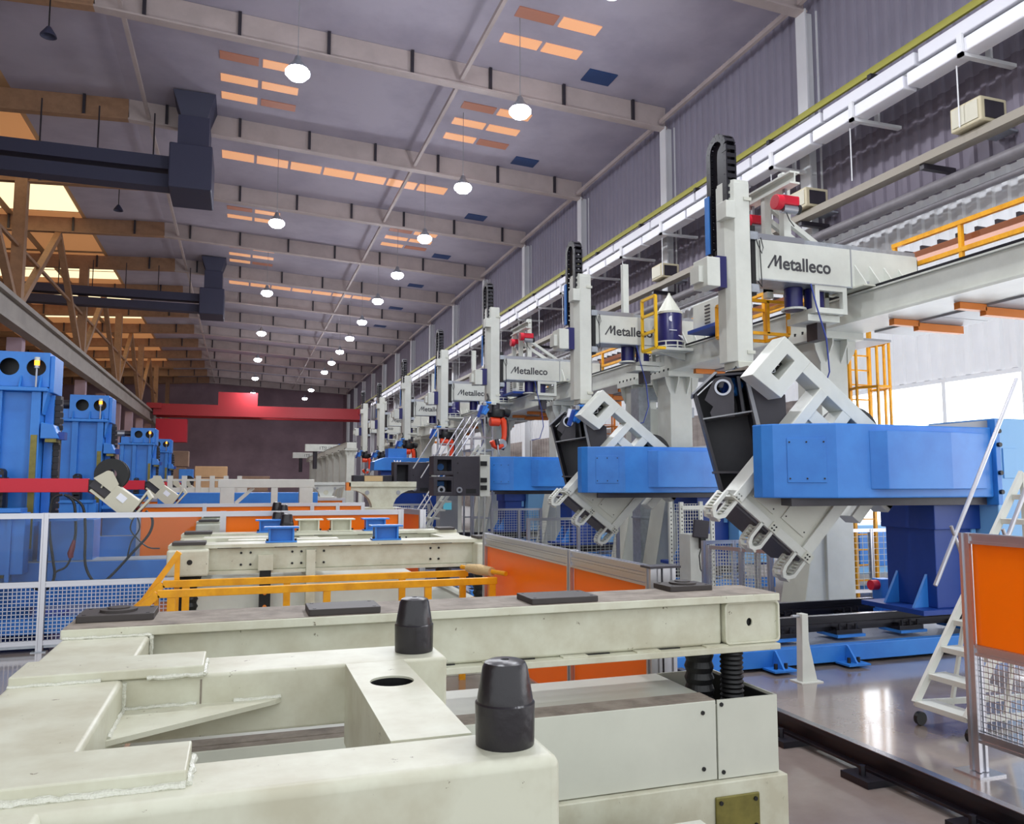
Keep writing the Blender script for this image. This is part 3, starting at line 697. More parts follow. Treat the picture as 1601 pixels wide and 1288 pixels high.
# ================================================================== BLUE POSITIONERS
# local frame = world frame of the nearest one minus (6.18, 8.0, 0)
O1 = Vector((6.18, 8.0, 0))
def loc_build(t): OFF[t.name] = O1.copy()
E1 = (.79, -.613); E2 = (.70, .715)
def fp(a, b, y=8.85, y0=8.65):
    X = 5.80 + a*E1[0] + b*E2[0]; Z = 2.06 + a*E1[1] + b*E2[1]
    return (X*y/y0, 2.2+(Z-2.2)*y/y0)
def quad(a0, a1, b0, b1): return [fp(a0, b0), fp(a1, b0), fp(a1, b1), fp(a0, b1)]
def positioner(name, lab, tilted):
    t = thing(name, lab, 'positioner', tuple(O1), 'blue welding positioners'); loc_build(t)
    P = [(6.16, 8.66), (6.18, 8.50), (6.26, 8.38), (6.90, 8.0), (9.42, 8.0), (9.42, 8.72), (6.5, 8.72)]
    body = MB().prism(P, 'z', 2.03, 2.95).build('arm', 'blue', t, bevel=.015)
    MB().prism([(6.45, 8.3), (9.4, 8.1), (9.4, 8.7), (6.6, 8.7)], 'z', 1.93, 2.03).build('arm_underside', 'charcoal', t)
    MB().prism([(7.40, 8.0), (7.56, 7.87), (8.62, 7.90), (9.30, 7.995)], 'z', 2.14, 2.87).build('arm_cover', 'blue', body, bevel=.008)
    # inspection plate on the nose facet
    def onf(s0, s1, z0, z1, off):
        ax, ay, bx_, by_ = 6.26, 8.38, 6.90, 8.0
        q = lambda s, d: (ax+(bx_-ax)*s - d*.511, ay+(by_-ay)*s - d*.86)
        return [q(s0, 0), q(s1, 0), q(s1, off), q(s0, off)], z0, z1
    pp, z0, z1 = onf(.22, .84, 2.22, 2.77, .012)
    MB().prism(pp, 'z', z0, z1).build('inspection_plate', 'blue', body, bevel=.004)
    for (s, z) in ((.26, 2.27), (.26, 2.72), (.8, 2.27), (.8, 2.72), (.53, 2.72), (.53, 2.27)):
        x = 6.26+.64*s-.006; y = 8.38-.38*s-.010; MB().cyl((x-.005, y-.008, z), (x, y, z), .011, n=8).build('screw', 'jet', body)
    # mounting flange and pale cabinet
    f = MB().box(9.42, 9.50, 7.94, 8.9, 1.93, 3.06).build('flange', 'blue', t, bevel=.006)
    for z in (2.1, 2.35, 2.72, 2.9): MB().cyl((9.46, 7.90, z), (9.46, 7.945, z), .03, n=8).build('bolt', 'jet', f)
    MB().prism([(6.6, 8.2), (9.42, 8.02), (9.42, 8.7), (6.6, 8.7)], 'z', 2.95, 2.97).build('arm_lid', 'blue_dark', t) if False else None
    MB().prism([(8.3, 2.95), (9.42, 2.95), (9.42, 3.05)], 'y', 8.05, 8.68).build('arm_haunch', 'grey_paint', t)
    cb = MB().box(9.50, 10.35, 8.02, 9.1, .57, 3.08).build('cabinet', 'blue_pale', t, bevel=.012)
    MB().box(9.62, 9.86, 8.005, 8.02, 2.28, 2.68).build('access_plate', 'blue_pale', cb, bevel=.003)
    MB().box(8.74, 9.48, 8.35, 9.2, .57, 1.93).build('column', 'blue_dark', t, bevel=.01)  # darker blue paints in the shadow on the column
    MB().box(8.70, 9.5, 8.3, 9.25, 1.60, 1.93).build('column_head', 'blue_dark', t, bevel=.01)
    MB().box(9.36, 9.44, 8.33, 8.35, 1.4, 1.85).build('column_plate', 'blue_pale', t)
    MB().prism([(8.74, .57), (8.74, 1.0), (8.5, .57)], 'y', 8.5, 8.54).build('foot_rib', 'blue', t)
    MB().prism([(8.74, .57), (8.74, 1.0), (8.5, .57)], 'y', 9.0, 9.04).build('foot_rib', 'blue', t)
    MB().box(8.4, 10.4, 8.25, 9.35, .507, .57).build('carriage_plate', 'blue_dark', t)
    if not tilted: return t
    # tilted welding table on the arm end
    Y0, Y1 = 8.78, 9.06
    tb = MB().ring([fp(-.84,1.42), fp(-.33,1.46), fp(-.33,2.15), fp(-.84,2.16)], [fp(-.655,1.63), fp(-.515,1.63), fp(-.515,1.99), fp(-.655,1.99)], 'y', Y0, Y1).build('table_hook', 'white', t, bevel=.008)
    MB().prism(quad(-.66, -.51, 1.62, 2.0), 'y', Y1-.02, Y1).build('hook_recess', 'jet', tb)
    MB().tube([(fp(-.6,1.7)[0], Y1-.06, fp(-.6,1.7)[1]), (fp(-.55,1.78)[0], Y1-.1, fp(-.55,1.78)[1]), (fp(-.62,1.86)[0], Y1-.08, fp(-.62,1.86)[1]), (fp(-.55,1.92)[0], Y1-.05, fp(-.55,1.92)[1])], .008, 6).build('wiring', 'white_print', tb)
    MB().prism(quad(-.33, 1.9, 1.95, 2.15), 'y', Y0, Y1).build('table_spine', 'white', t, bevel=.008)
    MB().prism(quad(0, .14, 0, 1.95), 'y', Y0-.03, Y1).build('table_rail', 'white', t, bevel=.006)
    MB().prism(quad(.14, .50, 1.50, 1.68), 'y', Y0, Y1).build('table_rib', 'white', t, bevel=.006)
    MB().prism(quad(.46, .62, 1.2, 1.95), 'y', Y0, Y1).build('table_rib', 'white', t, bevel=.006)
    MB().prism(quad(1.5, 1.66, .9, 1.95), 'y', Y0, Y1).build('table_rib', 'white', t, bevel=.006)
    MB().prism(quad(1.3, 1.9, 1.35, 1.5), 'y', Y0, Y1).build('table_rib', 'white', t, bevel=.006)
    MB().prism(quad(1.74, 1.9, 1.3, 1.95), 'y', Y0, Y1).build('table_rib', 'white', t, bevel=.006)
    pn = MB().prism(quad(.14, 1.33, .10, 1.50), 'y', Y0+.04, Y1).build('table_panel', 'cream_panel', t)
    MB().prism(quad(0, 1.36, -.02, .10), 'y', Y0, Y1).build('table_end', 'white', t, bevel=.006)
    MB().prism(quad(1.20, 1.36, .10, 1.3), 'y', Y0, Y1).build('table_rail', 'white', t, bevel=.006)
    MB().prism(quad(.22, .60, .18, 1.0), 'y', Y0+.025, Y0+.04).build('cover_plate', 'cream_panel', pn, bevel=.003)
    MB().prism(quad(.72, 1.14, .22, .95), 'y', Y0+.025, Y0+.04).build('cover_plate', 'cream_panel', pn, bevel=.003)
    for (a, b) in ((.26,.24),(.56,.24),(.26,.94),(.56,.94),(.76,.28),(1.1,.28),(.76,.9),(1.1,.9)):
        q = fp(a, b); MB().cyl((q[0], Y0+.018, q[1]), (q[0], Y0+.03, q[1]), .01, n=8).build('screw', 'jet', pn)
    u = MB().prism(quad(.1, 1.3, -.06, -.02), 'y', Y0+.05, Y1+.35).build('table_back', 'charcoal', t)
    for a in (.02, .66, 1.28):
        q = fp(a+.03, .03); MB().prism([fp(a-.01,-.02), fp(a+.12,-.02), fp(a+.12,.1), fp(a-.01,.1)], 'y', Y0-.02, Y0).build('hinge_plate', 'cream_panel', t)
        h = MB()
        for (i, j) in ((.02,.01),(.06,.01),(.02,.06),(.06,.06)): p = fp(a+i, j); h.cyl((p[0], Y0-.03, p[1]), (p[0], Y0-.02, p[1]), .012, n=6)
        h.build('hinge_bolts', 'jet', t, kind='stuff')
        # white cable carrier loop hanging off the table end
        o = [fp(a-.13,.0), fp(a-.13,-.25), fp(a-.10,-.33), fp(a-.04,-.38), fp(a+.03,-.36), fp(a+.09,-.28), fp(a+.09,.0)]
        i_ = [fp(a-.09,.0), fp(a-.09,-.23), fp(a-.07,-.29), fp(a-.03,-.33), fp(a+.01,-.31), fp(a+.05,-.25), fp(a+.05,.0)]
        cc = MB().ring(o, i_, 'y', Y0+.0, Y0+.05).build('cable_carrier', 'white', t)
        MB().ring(o, i_, 'y', Y0+.17, Y0+.22).build('carrier_side', 'white', cc)
        for k in range(6):
            b = -.04-.05*k
            for aa in (a-.11, a+.07):
                p = fp(aa, b); MB().bar((p[0], Y0+.03, p[1]), (p[0], Y0+.2, p[1]), .035, .012, up=(E2[0],0,E2[1])).build('carrier_rung', 'cream_panel', cc)
        p = fp(a+.0, -.35); MB().bar((p[0], Y0+.02, p[1]), (p[0], Y0+.2, p[1]), .14, .03, up=(E2[0],0,E2[1])).build('carrier_rung', 'cream_panel', cc)
    MB().cyl((8.05, 8.95, 2.85), (8.05, 9.25, 2.85), .42, n=28).build('slew_ring', 'jet', t, smooth=True)
    return t
pos1 = positioner('welding_positioner', 'blue welding positioner with tilted white table, nearest the camera at right', True)
pos2 = dup(pos1, (O1.x+.30, O1.y+6.3, 0), 'blue welding positioner with tilted white table, second from the camera')
pos3 = positioner('welding_positioner', 'blue welding positioner holding a square black box, third from the camera', False)
pos3.location = (6.30, 20.6, 0)
pos4 = dup(pos3, (6.40, 26.9, 0), 'blue welding positioner behind the square black box, fourth from the camera')
# black workpiece held behind each tilted table
def black_piece(lab):
    t = thing('black_boom', lab, 'workpiece', (6.36, 9.35, 1.9), 'black open boom sections')
    ya, yb = 9.2, 9.8
    MB().prism([(5.82,3.47),(5.85,3.49),(6.24,1.92),(6.20,1.92)], 'y', ya, yb).build('side_plate', 'black', t)
    MB().prism([(6.50,3.72),(6.53,3.72),(6.80,2.1),(6.76,2.1)], 'y', ya, yb).build('side_plate', 'black', t)
    MB().prism([(5.85,3.47),(6.14,3.74),(6.5,3.78),(6.78,2.0),(6.22,1.92)], 'y', yb, yb+.03).build('back_plate', 'black', t)
    MB().prism([(5.80,3.45),(6.12,3.74),(6.14,3.76),(6.10,3.77),(5.78,3.47)], 'y', ya-.02, yb).build('top_edge', 'grey_paint', t)
    MB().prism([(6.12,3.74),(6.54,3.76),(6.54,3.73),(6.12,3.71)], 'y', ya, yb).build('top_plate', 'charcoal', t)
    MB().prism([(5.93,3.12),(6.60,3.22),(6.60,3.20),(5.93,3.10)], 'y', ya-.01, yb).build('shelf', 'grey_paint', t)
    MB().prism([(6.06,2.38),(6.70,2.38),(6.70,2.35),(6.07,2.35)], 'y', ya-.01, yb).build('shelf', 'charcoal', t)
    # ear plate with bored ring
    n = 24; cx, cz, r = 6.21, 3.55, .09
    o = []
    poly = [(5.96,3.38),(6.02,3.52),(6.10,3.68),(6.21,3.715),(6.32,3.68),(6.36,3.58),(6.36,3.35),(6.36,3.14),(6.2,3.13),(6.06,3.12),(6.03,3.2),(6.08,3.28)]
    o = poly; i_ = [(cx + r*math.cos(math.atan2(q[1]-cz, q[0]-cx)), cz + r*math.sin(math.atan2(q[1]-cz, q[0]-cx))) for q in poly]
    ear = MB().ring(o, i_, 'y', ya+.03, ya+.07).build('ear_plate', 'charcoal', t)
    MB().lathe([(.115, -.03), (.115, .05), (.085, .05), (.085, -.03)], (cx, ya+.04, cz), 28, 'y', True).build('bearing_ring', 'steel', t, smooth=True)
    MB().prism([(6.40,3.70),(6.44,3.70),(6.5,3.2),(6.46,3.2)], 'y', ya, yb).build('rib', 'black', t)
    # outer flange, right
    MB().prism([(6.53,3.68),(7.03,3.42),(7.04,3.05),(6.74,2.66)], 'y', ya-.06, ya-.03).build('front_plate', 'charcoal', t)
    MB().prism([(6.50,3.70),(6.55,3.68),(6.77,2.64),(6.72,2.60)], 'y', ya-.09, ya+.0).build('plate_edge', 'grey_paint', t)
    MB().prism([(6.26,3.78),(6.53,3.80),(6.58,3.72),(6.62,3.80),(6.56,3.86)], 'y', ya+.1, yb).build('clamp', 'dusty', t)
    return t
bp1 = black_piece('black open boom section with bored ear, left of the nearest tilted table')
bp1.location = (6.55, 9.62, 1.9); bp1.rotation_euler = (0, 0, R(-30))
dup(bp1, (6.85, 15.92, 1.9), 'black open boom section with bored ear, left of the second tilted table')
# blue torch unit below the first and second masts
def torch_unit(lab):
    t = thing('welding_torch', lab, 'torch', (0,0,3.4), 'blue and white torch units', local=True); OFF[t.name] = Vector((0,0,3.4))
    MB().bar((-.34,-.1,3.52), (-.16,-.1,3.80), .12, .16).build('cover', 'blue', t, bevel=.02)
    MB().bar((-.42,-.14,3.40), (-.30,-.14,3.74), .07, .09).build('guard', 'blue_dark', t, bevel=.015)
    MB().bar((-.40,-.12,3.58), (-.36,-.12,3.76), .05, .1).build('plate', 'white_print', t)
    MB().box(-.28, -.18, -.2, -.02, 3.74, 3.84).build('sensor', 'steel', t, bevel=.01)
    MB().box(-.2, -.02, -.18, .0, 3.8, 3.86).build('lid', 'blue', t, bevel=.015)
    MB().bar((-.26,-.2,3.48), (-.14,-.2,3.66), .1, .1).build('motor', 'blue', t, bevel=.015)
    MB().cyl((-.06,-.05,3.55), (-.06,-.05,3.78), .1, n=14).build('wrist', 'charcoal', t, smooth=True)
    MB().box(-.1, .14, -.12, .18, 3.78, 3.88).build('adapter', 'white', t, bevel=.01)
    MB().tube([(-.16,-.1,3.86),(-.1,-.1,3.93),(-.08,-.05,4.0),(-.1,0,4.1)], .025, 8).build('hose', 'cable', t)
    return t
tu = torch_unit('blue and white torch unit at the foot of the nearest mast'); tu.location = (MX, robY[0]+.02, 3.4)
dup(tu, (MX, robY[1], 3.4+.02), 'blue and white torch unit at the foot of the second mast')
for i in (2, 3, 4, 5, 6): dup(tu, (MX-.12, robY[i]-.05, 3.4+robDZ[i]+.05), 'small blue torch feeder at the foot of the %s mast from the camera' % ordn[i])
# hanging orange welding robots
def welding_robot(lab):
    t = thing('welding_robot', lab, 'robot', (0,0,0), 'orange welding robots hanging from the masts', local=True)
    MB().cyl((.02,0,-.16), (.02,0,0), .13, n=20).build('base', 'charcoal', t, smooth=True)
    MB().lathe([(.05,.0),(.24,-.04),(.27,-.14),(.24,-.26),(.12,-.30)], (.05,0,-.14), 22).build('shoulder', 'jet', t, smooth=True)
    MB().cyl((.25,-.12,-.25), (.42,-.12,-.30), .12, n=16).build('motor', 'jet', t, smooth=True, bevel=.02)
    MB().cyl((-.17,-.1,-.54), (.12,-.1,-.54), .13, n=20).build('axis_motor', 'robot_orange', t, smooth=True, bevel=.02)
    MB().tube([(.17,-.08,-.44),(.24,-.08,-.52),(.27,-.08,-.7),(.27,-.08,-.95),(.23,-.08,-1.12)], [.09,.10,.085,.075,.08], 12).build('upper_arm', 'robot_orange', t, smooth=True)
    MB().tube([(.30,0,-.42),(.36,0,-.6),(.37,0,-.9),(.33,0,-1.15),(.22,0,-1.32)], .07, 10).build('dress_pack', 'cable', t, smooth=True)
    MB().lathe([(.05,-.1),(.14,-.09),(.15,0),(.14,.09),(.05,.1)], (.18,-.08,-1.18), 18, 'y').build('elbow', 'steel', t, smooth=True)
    MB().tube([(.2,-.1,-1.22),(.05,-.14,-1.28),(-.08,-.16,-1.22),(-.14,-.18,-1.10)], [.09,.085,.08,.07], 12).build('forearm', 'robot_orange', t, smooth=True)
    MB().cyl((0,-.2,-1.06), (.02,-.24,-1.22), .06, n=14).build('wrist', 'charcoal', t, smooth=True)
    MB().tube([(.02,-.24,-1.2),(.03,-.26,-1.36),(.06,-.27,-1.5),(.1,-.27,-1.6)], [.03,.025,.018,.012], 8).build('torch', 'steel', t, smooth=True)
    return t
wr_ = welding_robot('orange welding robot hanging from the third mast'); wr_.location = (MX+.02, robY[2], 3.88+robDZ[2])
for i in range(3, 7): dup(wr_, (MX+.02, robY[i], 3.88+robDZ[i]), 'orange welding robot hanging from the %s mast from the camera' % ordn[i])
# square black box workpieces at the third and fourth positioner
def black_box(x0, x1, y0, y1, z0, z1, lab, two):
    t = thing('black_frame_box', lab, 'workpiece', (x0, y0, z0), 'square black box sections')
    xm = x0+(x1-x0)*.42; zm = (z0+z1)/2
    MB().box(xm, x1, y0, y1, z0, z1).build('shell', 'charcoal', t, bevel=.015)
    cells = ((z0, zm-.02), (zm+.02, z1)) if two else ((z0, z1),)
    for (za, zb) in cells:
        MB().ring([(x0,za),(xm,za),(xm,zb),(x0,zb)], [(x0+.1,za+.1),(xm-.05,za+.1),(xm-.05,zb-.1),(x0+.1,zb-.1)], 'y', y0, y0+.5).build('cell_frame', 'charcoal', t, bevel=.01)
        MB().box(x0, xm, y0+.5, y0+.53, za, zb).build('cell_back', 'black', t)
    if two:
        MB().cyl((x0+.3, y0+.48, zm+.24), (x0+.3, y0+.5, zm+.24), .09, n=18).build('cell_disc', 'blue', t)
        MB().box(x0+.16, x0+.4, y0+.48, y0+.5, zm-.27, zm-.14).build('cell_disc', 'blue', t, bevel=.05)
        MB().lathe([(.1,0),(.1,-.06),(.05,-.06),(.05,0)], (x0+.22, y0+.1, z0+.16), 18, 'y', True).build('bushing', 'steel', t)
    MB().lathe([(.08,0),(.08,-.05),(.04,-.05),(.04,0)], (xm+.16, y0, z0+.15), 18, 'y', True).build('bushing', 'steel', t)
    MB().box(xm+.35, xm+.72*(x1-xm)+.1, y0-.006, y0+.01, z0+.06, z0+.18).build('slot', 'jet', t)
    for z in (z0+.6, z0+.85): MB().cyl((xm+.12, y0-.006, z), (xm+.12, y0+.004, z), .025, n=10).build('bore', 'jet', t)
    mp = MB().box(x1+.02, x1+.30, y0+.05, y1-.05, z0-.02, z1+.04).build('mount_plate', 'white', t, bevel=.008)
    for z in (z0+.15, z0+.35, z1-.25): MB().box(x1+.03, x1+.2, y0+.0, y0+.05, z, z+.12).build('clamp', 'jet', mp)
black_box(4.75, 6.0, 20.4, 21.3, 1.9, 2.94, 'square black box with two windows on the third positioner', True)
black_box(4.86, 6.13, 26.7, 27.6, 1.9, 2.95, 'square black box with one window on the fourth positioner', False)
t = thing('black_beam', 'long low black beam section left of the farther black box', 'workpiece', (4.2, 26.9, 2.1))
MB().box(3.55, 4.84, 26.9, 27.5, 2.15, 2.5).build('web', 'black', t, bevel=.01); MB().box(3.9, 4.5, 26.8, 26.9, 2.3, 2.48).build('clamp', 'wood_wrap', t); MB().box(3.5, 4.84, 26.85, 27.55, 2.1, 2.15).build('flange', 'black', t)
for x in (3.7, 4.5): MB().box(x, x+.12, 26.75, 26.87, 0, 2.1).build('stand_leg', 'white', t)
# ================================================================== TRACK BEDS (blue, on the floor)
def bed(x0, x1, y0, lab, full=True):
    D = 2.07 if full else 1.15
    t = thing('track_bed', lab, 'machine bed', ((x0+x1)/2, y0+1, 0), 'blue track beds of the positioners')
    MB().box(x0, x1, y0, y0+.12, .04, .24).build('side_beam', 'blue', t, bevel=.006)
    MB().box(x0, x1, y0+D-.12, y0+D, .04, .24).build('side_beam', 'blue', t, bevel=.006)
    MB().box(x0, x1, y0+.12, y0+D-.12, .08, .2).build('tread_plate', 'tread', t)
    if full: MB().box(x0, x1, y0+1.25, y0+D-.13, .2, .27).build('inner_beam', 'blue_dark', t)
    for (yr, xe) in (((y0+.55, x1-.4), (y0+1.65, x1-2.35)) if full else ((y0+.55, x1-.4),)):
        r = MB(); r.box(x0, xe, yr-.05, yr+.05, .36, .40); r.box(x0, xe, yr-.015, yr+.015, .30, .46); r.box(x0, xe, yr-.04, yr+.04, .46, .50)
        ro = r.build('rail', 'rail_black', t)
        MB().box(x0, xe, yr-.035, yr+.035, .50, .505).build('rail_top', 'rail_top', ro)
        x = x0+.35
        while x < xe:
            zb = .24 if yr < y0+1 else .27
            k = MB().box(x-.22, x+.22, yr-.2, yr+.2, zb, zb+.035).build('pad', 'blue', t)
            q = MB(); q.box(x-.2, x+.2, yr-.16, yr+.16, zb+.035, .33); q.box(x-.16, x+.16, yr-.1, yr+.1, .33, .36)
            for sx in (-.13, 0, .13): q.cyl((x+sx, yr-.13, .33), (x+sx, yr-.13, .40), .018, n=6)
            q.build('rail_clamp', 'rail_black', k)
            x += 1.02
    if full:
        for x in (x0+1.95, x0+3.0, x0+.9):
            e = MB().box(x-.16, x+.16, y0-.24, y0+.0, .03, .05).build('anchor_foot', 'blue', t)
            MB().prism([(y0, .05), (y0-.02, .24), (y0-.05, .23), (y0-.2, .05)], 'x', x-.012, x+.012).build('anchor_rib', 'blue', e)
            for sx in (-.07, .07): MB().cyl((x+sx, y0-.13, .05), (x+sx, y0-.13, .11), .022, n=6).build('anchor_bolt', 'jet', e)
        for (x, yr) in ((x1-2.25, y0+1.65),):
            s_ = MB().prism([(x, .27), (x+.5, .27), (x+.22, .78), (x, .78)], 'y', yr-.1, yr+.1).build('buffer_stop', 'blue', t, bevel=.01)
            MB().cyl((x-.12, yr, .69), (x+.0, yr, .69), .075, n=16).build('buffer', 'red', s_, smooth=True)
            MB().box(x-.05, x+.62, yr-.22, yr+.22, .27, .31).build('stop_base', 'blue', s_)
        x, yr = x0+1.35, y0+1.65
        s_ = MB().prism([(x, .27), (x+.3, .27), (x+.3, .6), (x+.16, .78), (x+.05, .78)], 'y', yr+.5, yr+.6).build('buffer_stop', 'blue', t)
        MB().cyl((x-.08, yr+.55, .69), (x+.05, yr+.55, .69), .07, n=16).build('buffer', 'red', s_, smooth=True)
    return t
mat('tread', (150, 156, 170), 0.4, 0.5, bump=0.8, bscale=60)
bed(4.1, 11.4, 8.2, 'blue track bed with black rails on the floor under the nearest positioner')
bed(4.1, 10.8, 14.5, 'blue track bed under the second positioner, behind the orange screen', False)
bed(4.1, 10.8, 20.8, 'blue track bed under the third positioner', False)
bed(4.1, 10.8, 27.1, 'blue track bed under the fourth positioner, farthest', False)
# floor rail along the machine line, with clips
t = thing('floor_rail', 'dark crane-type rail running along the floor at lower right', 'rail', (4.6, 3, 0))
r = MB(); r.box(4.52, 4.68, 0.5, 7.9, .05, .07); r.box(4.585, 4.615, .5, 7.9, .07, .16); r.box(4.56, 4.64, .5, 7.9, .16, .2); r.build('rail', 'rail_black', t)
MB().box(4.565, 4.635, .5, 7.9, .2, .203).build('rail_top', 'rail_top', t)
for k in range(8):
    y = 1.2+.95*k; q = MB(); q.box(4.36, 4.84, y-.14, y+.14, 0, .05); q.cyl((4.44, y, .05), (4.44, y, .12), .025, n=6); q.cyl((4.76, y, .05), (4.76, y, .12), .025, n=6); q.build('rail_clip', 'rail_black', t)
t = thing('stand_post', 'short white post with a side pin standing in front of the blue bed', 'post', (6.07, 7.66, 0))
MB().prism([(5.98,.01),(6.18,.01),(6.08,.45),(6.08,.75),(6.0,.75)], 'y', 7.6, 7.7).build('post', 'white', t, bevel=.004)
MB().box(5.93, 6.22, 7.55, 7.76, 0, .012).build('foot', 'white', t); MB().cyl((5.86, 7.6, .735), (6.02, 7.66, .72), .016, n=8).build('pin', 'grey_paint', t)

# ================================================================== NEAR LIFT TABLE
ZT = 1.5
t = thing('fixture_frame', 'cream welded fixture frame filling the foreground', 'machine frame', (0.6, 3, 1.2))
MB().box(-.75, -.38, 1.2, 4.14, 1.22, ZT).build('side_member', 'cream', t, bevel=.018, seg=3)
c = MB().box(-.75, .82, 3.25, 3.55, 1.27, ZT-.001).build('cross_member', 'cream', t, bevel=.014, seg=3)
MB().box(-.12, -.114, 3.248, 3.26, 1.37, ZT-.02).build('weld_seam', 'dusty', c)
d = MB().plate_hole(.41, .64, 2.25, 3.25, 'z', 1.492, ZT-.0005, .534, 2.92, .078).build('link_member', 'cream', t)
q = MB(); q.box(.41, .43, 2.25, 3.25, 1.2, 1.492); q.box(.62, .64, 2.25, 3.25, 1.2, 1.492); q.box(.43, .62, 2.25, 3.25, 1.2, 1.22)
q.build('link_member_sides', 'cream', d)
MB().lathe([(.078, 1.3), (.078, 1.4915), (.084, 1.4915), (.084, 1.3)], (.534, 2.92, 0), 32, 'z', True).build('hole_shade_wall', 'jet', d); MB().cyl((.534, 2.92, 1.29), (.534, 2.92, 1.32), .084, n=32).build('hole_shade_disc', 'jet', d)  # black wall and disc paint the shade inside the hole
MB().box(-1.0, .81, 1.99, 2.25, 1.14, ZT+.001).build('front_member', 'cream', t, bevel=.03, seg=4)
MB().box(-.74, -.11, 3.235, 3.50, ZT, ZT+.035).build('joint_plate', 'cream', t, bevel=.005)
MB().box(-1.05, -.10, 2.07, 2.30, ZT, ZT+.038).build('joint_plate', 'cream', t, bevel=.005)
# triangular gusset in the corner of the opening
MB().prism([(-.38, 3.25), (.17, 3.25), (.15, 3.22), (-.38, 2.88)], 'z', 1.375, 1.392).build('gusset', 'cream', t)
def weld(parent, p0, p1, r=.008):
    p0 = Vector(p0); p1 = Vector(p1); n = max(4, int((p1-p0).length/.018)); pts = []; rr = []
    for k in range(n+1):
        p = p0.lerp(p1, k/n); pts.append(p + Vector((random.uniform(-.002,.002), random.uniform(-.002,.002), random.uniform(-.002,.002)))); rr.append(r*random.uniform(.75, 1.25))
    MB().tube(pts, rr, 7).build('weld_bead', 'weld', parent, smooth=True)
weld(t, (-.74, 3.232, 1.502), (-.45, 3.232, 1.502)); weld(t, (-.30, 3.232, 1.502), (-.11, 3.232, 1.502)); weld(t, (-.106, 3.235, 1.502), (-.106, 3.48, 1.502), .009)
weld(t, (-.62, 2.066, 1.503), (-.10, 2.066, 1.503), .01); weld(t, (-.095, 2.07, 1.503), (-.095, 2.28, 1.503), .01)
weld(t, (-.375, 3.246, 1.40), (-.375, 3.246, 1.49), .009); weld(t, (-.375, 3.246, 1.394), (-.13, 3.246, 1.394)); weld(t, (0, 3.246, 1.394), (.17, 3.246, 1.394)); weld(t, (-.376, 2.9, 1.394), (-.376, 3.24, 1.394))
weld(t, (-.74, 4.135, 1.503), (-.37, 4.135, 1.503)); weld(t, (-.372, 4.135, 1.3), (-.372, 4.135, 1.5), .01)
# rear beam with flanges and end cap
rb = MB().box(-.70, 2.74, 4.2, 4.5, 1.25, 1.5).build('rear_beam', 'cream', t, bevel=.02, seg=3)
MB().box(-.75, 3.11, 4.14, 4.56, 1.5, 1.543).build('top_flange', 'cream', rb, bevel=.004)
MB().box(-.75, 3.10, 4.13, 4.56, 1.215, 1.25).build('bottom_flange', 'cream', rb, bevel=.004)
MB().box(-.745, 3.105, 4.146, 4.555, 1.543, 1.5455).build('dust_layer', 'dusty', rb)
cap = MB().ring(rrect(2.745, 3.13, 1.252, 1.498, .03), rrect(2.758, 3.117, 1.264, 1.486, .022), 'y', 4.17, 4.5).build('end_cap', 'cream', t, bevel=.003)
MB().plate_hole(2.755, 3.12, 1.26, 1.49, 'y', 4.19, 4.2, 2.925, 1.375, .02, 24, .024).build('cap_plate', 'cream', cap)
MB().cyl((2.925, 4.21, 1.375), (2.925, 4.3, 1.375), .03, n=16).build('cap_bore', 'jet', cap)
for k in range(7):
    x = -.2+.45*k
    MB().box(x, x+.17, 4.193, 4.2, 1.494, 1.4995).build('weld_gap', 'jet', rb); MB().box(x+.1, x+.25, 4.15, 4.2, 1.25, 1.258).build('weld_gap', 'cream', rb); MB().box(x+.25, x+.4, 4.19, 4.2, 1.2505, 1.256).build('weld_gap', 'jet', rb)
# bumpers, pads
def bumper(x, y, z, s, lab, grp='black rubber bumpers on the fixture frames'):
    o = MB().lathe([(.0, .0), (.079*s, 0), (.08*s, .005), (.0815*s, .105*s), (.0815*s, .110*s), (.0765*s, .114*s), (.076*s, .122*s), (.062*s, .203*s), (.056*s, .215*s), (.045*s, .22*s), (.012*s, .222*s), (.01*s, .214*s), (.0, .214*s)], (x, y, z), 36).build('rubber_bumper', 'rubber', smooth=True)
    tag(o, lab, 'bumper', grp)
bumper(.70, 2.13, ZT+.001, 1.0, 'black rubber bumper cone nearest the camera on the front corner')
bumper(.715, 3.41, ZT, 1.0, 'black rubber bumper cone standing behind the oval hole')
def pad(x0, x1, y0, y1, z, lab, rnd=False):
    t = thing('rest_pad', lab, 'pad', ((x0+x1)/2, (y0+y1)/2, z), 'dark rest pads on the rear beam')
    MB().prism(rrect(x0, x1, y0, y1, .012, 3), 'z', z, z+.032).build('plate', 'pad', t, bevel=.003)
    if rnd: MB().lathe([(.0,0),(.085,0),(.085,.012),(.05,.014),(.05,.02),(.01,.02)], ((x0+x1)/2, (y0+y1)/2, z+.032), 28).build('disc', 'pad', t)
    for (x, y) in ((x0+.03, y0+.03), (x1-.03, y0+.03), (x0+.03, y1-.03), (x1-.03, y1-.03)):
        MB().cyl((x, y, z+.032), (x, y, z+.0335), .009, n=8).build('screw', 'jet', t)
pad(.34, .70, 4.16, 4.40, 1.546, 'dark rectangular pad on the rear beam behind the first bumper')
pad(1.52, 1.92, 4.16, 4.42, 1.546, 'dark rectangular pad on the rear beam before the orange screen')
pad(-.72, -.38, 4.30, 4.56, 1.546, 'dark round-topped pad at the left end of the rear beam', True)
pad(2.50, 2.80, 4.38, 4.60, 1.546, 'dark round-topped pad at the right end of the rear beam', True)
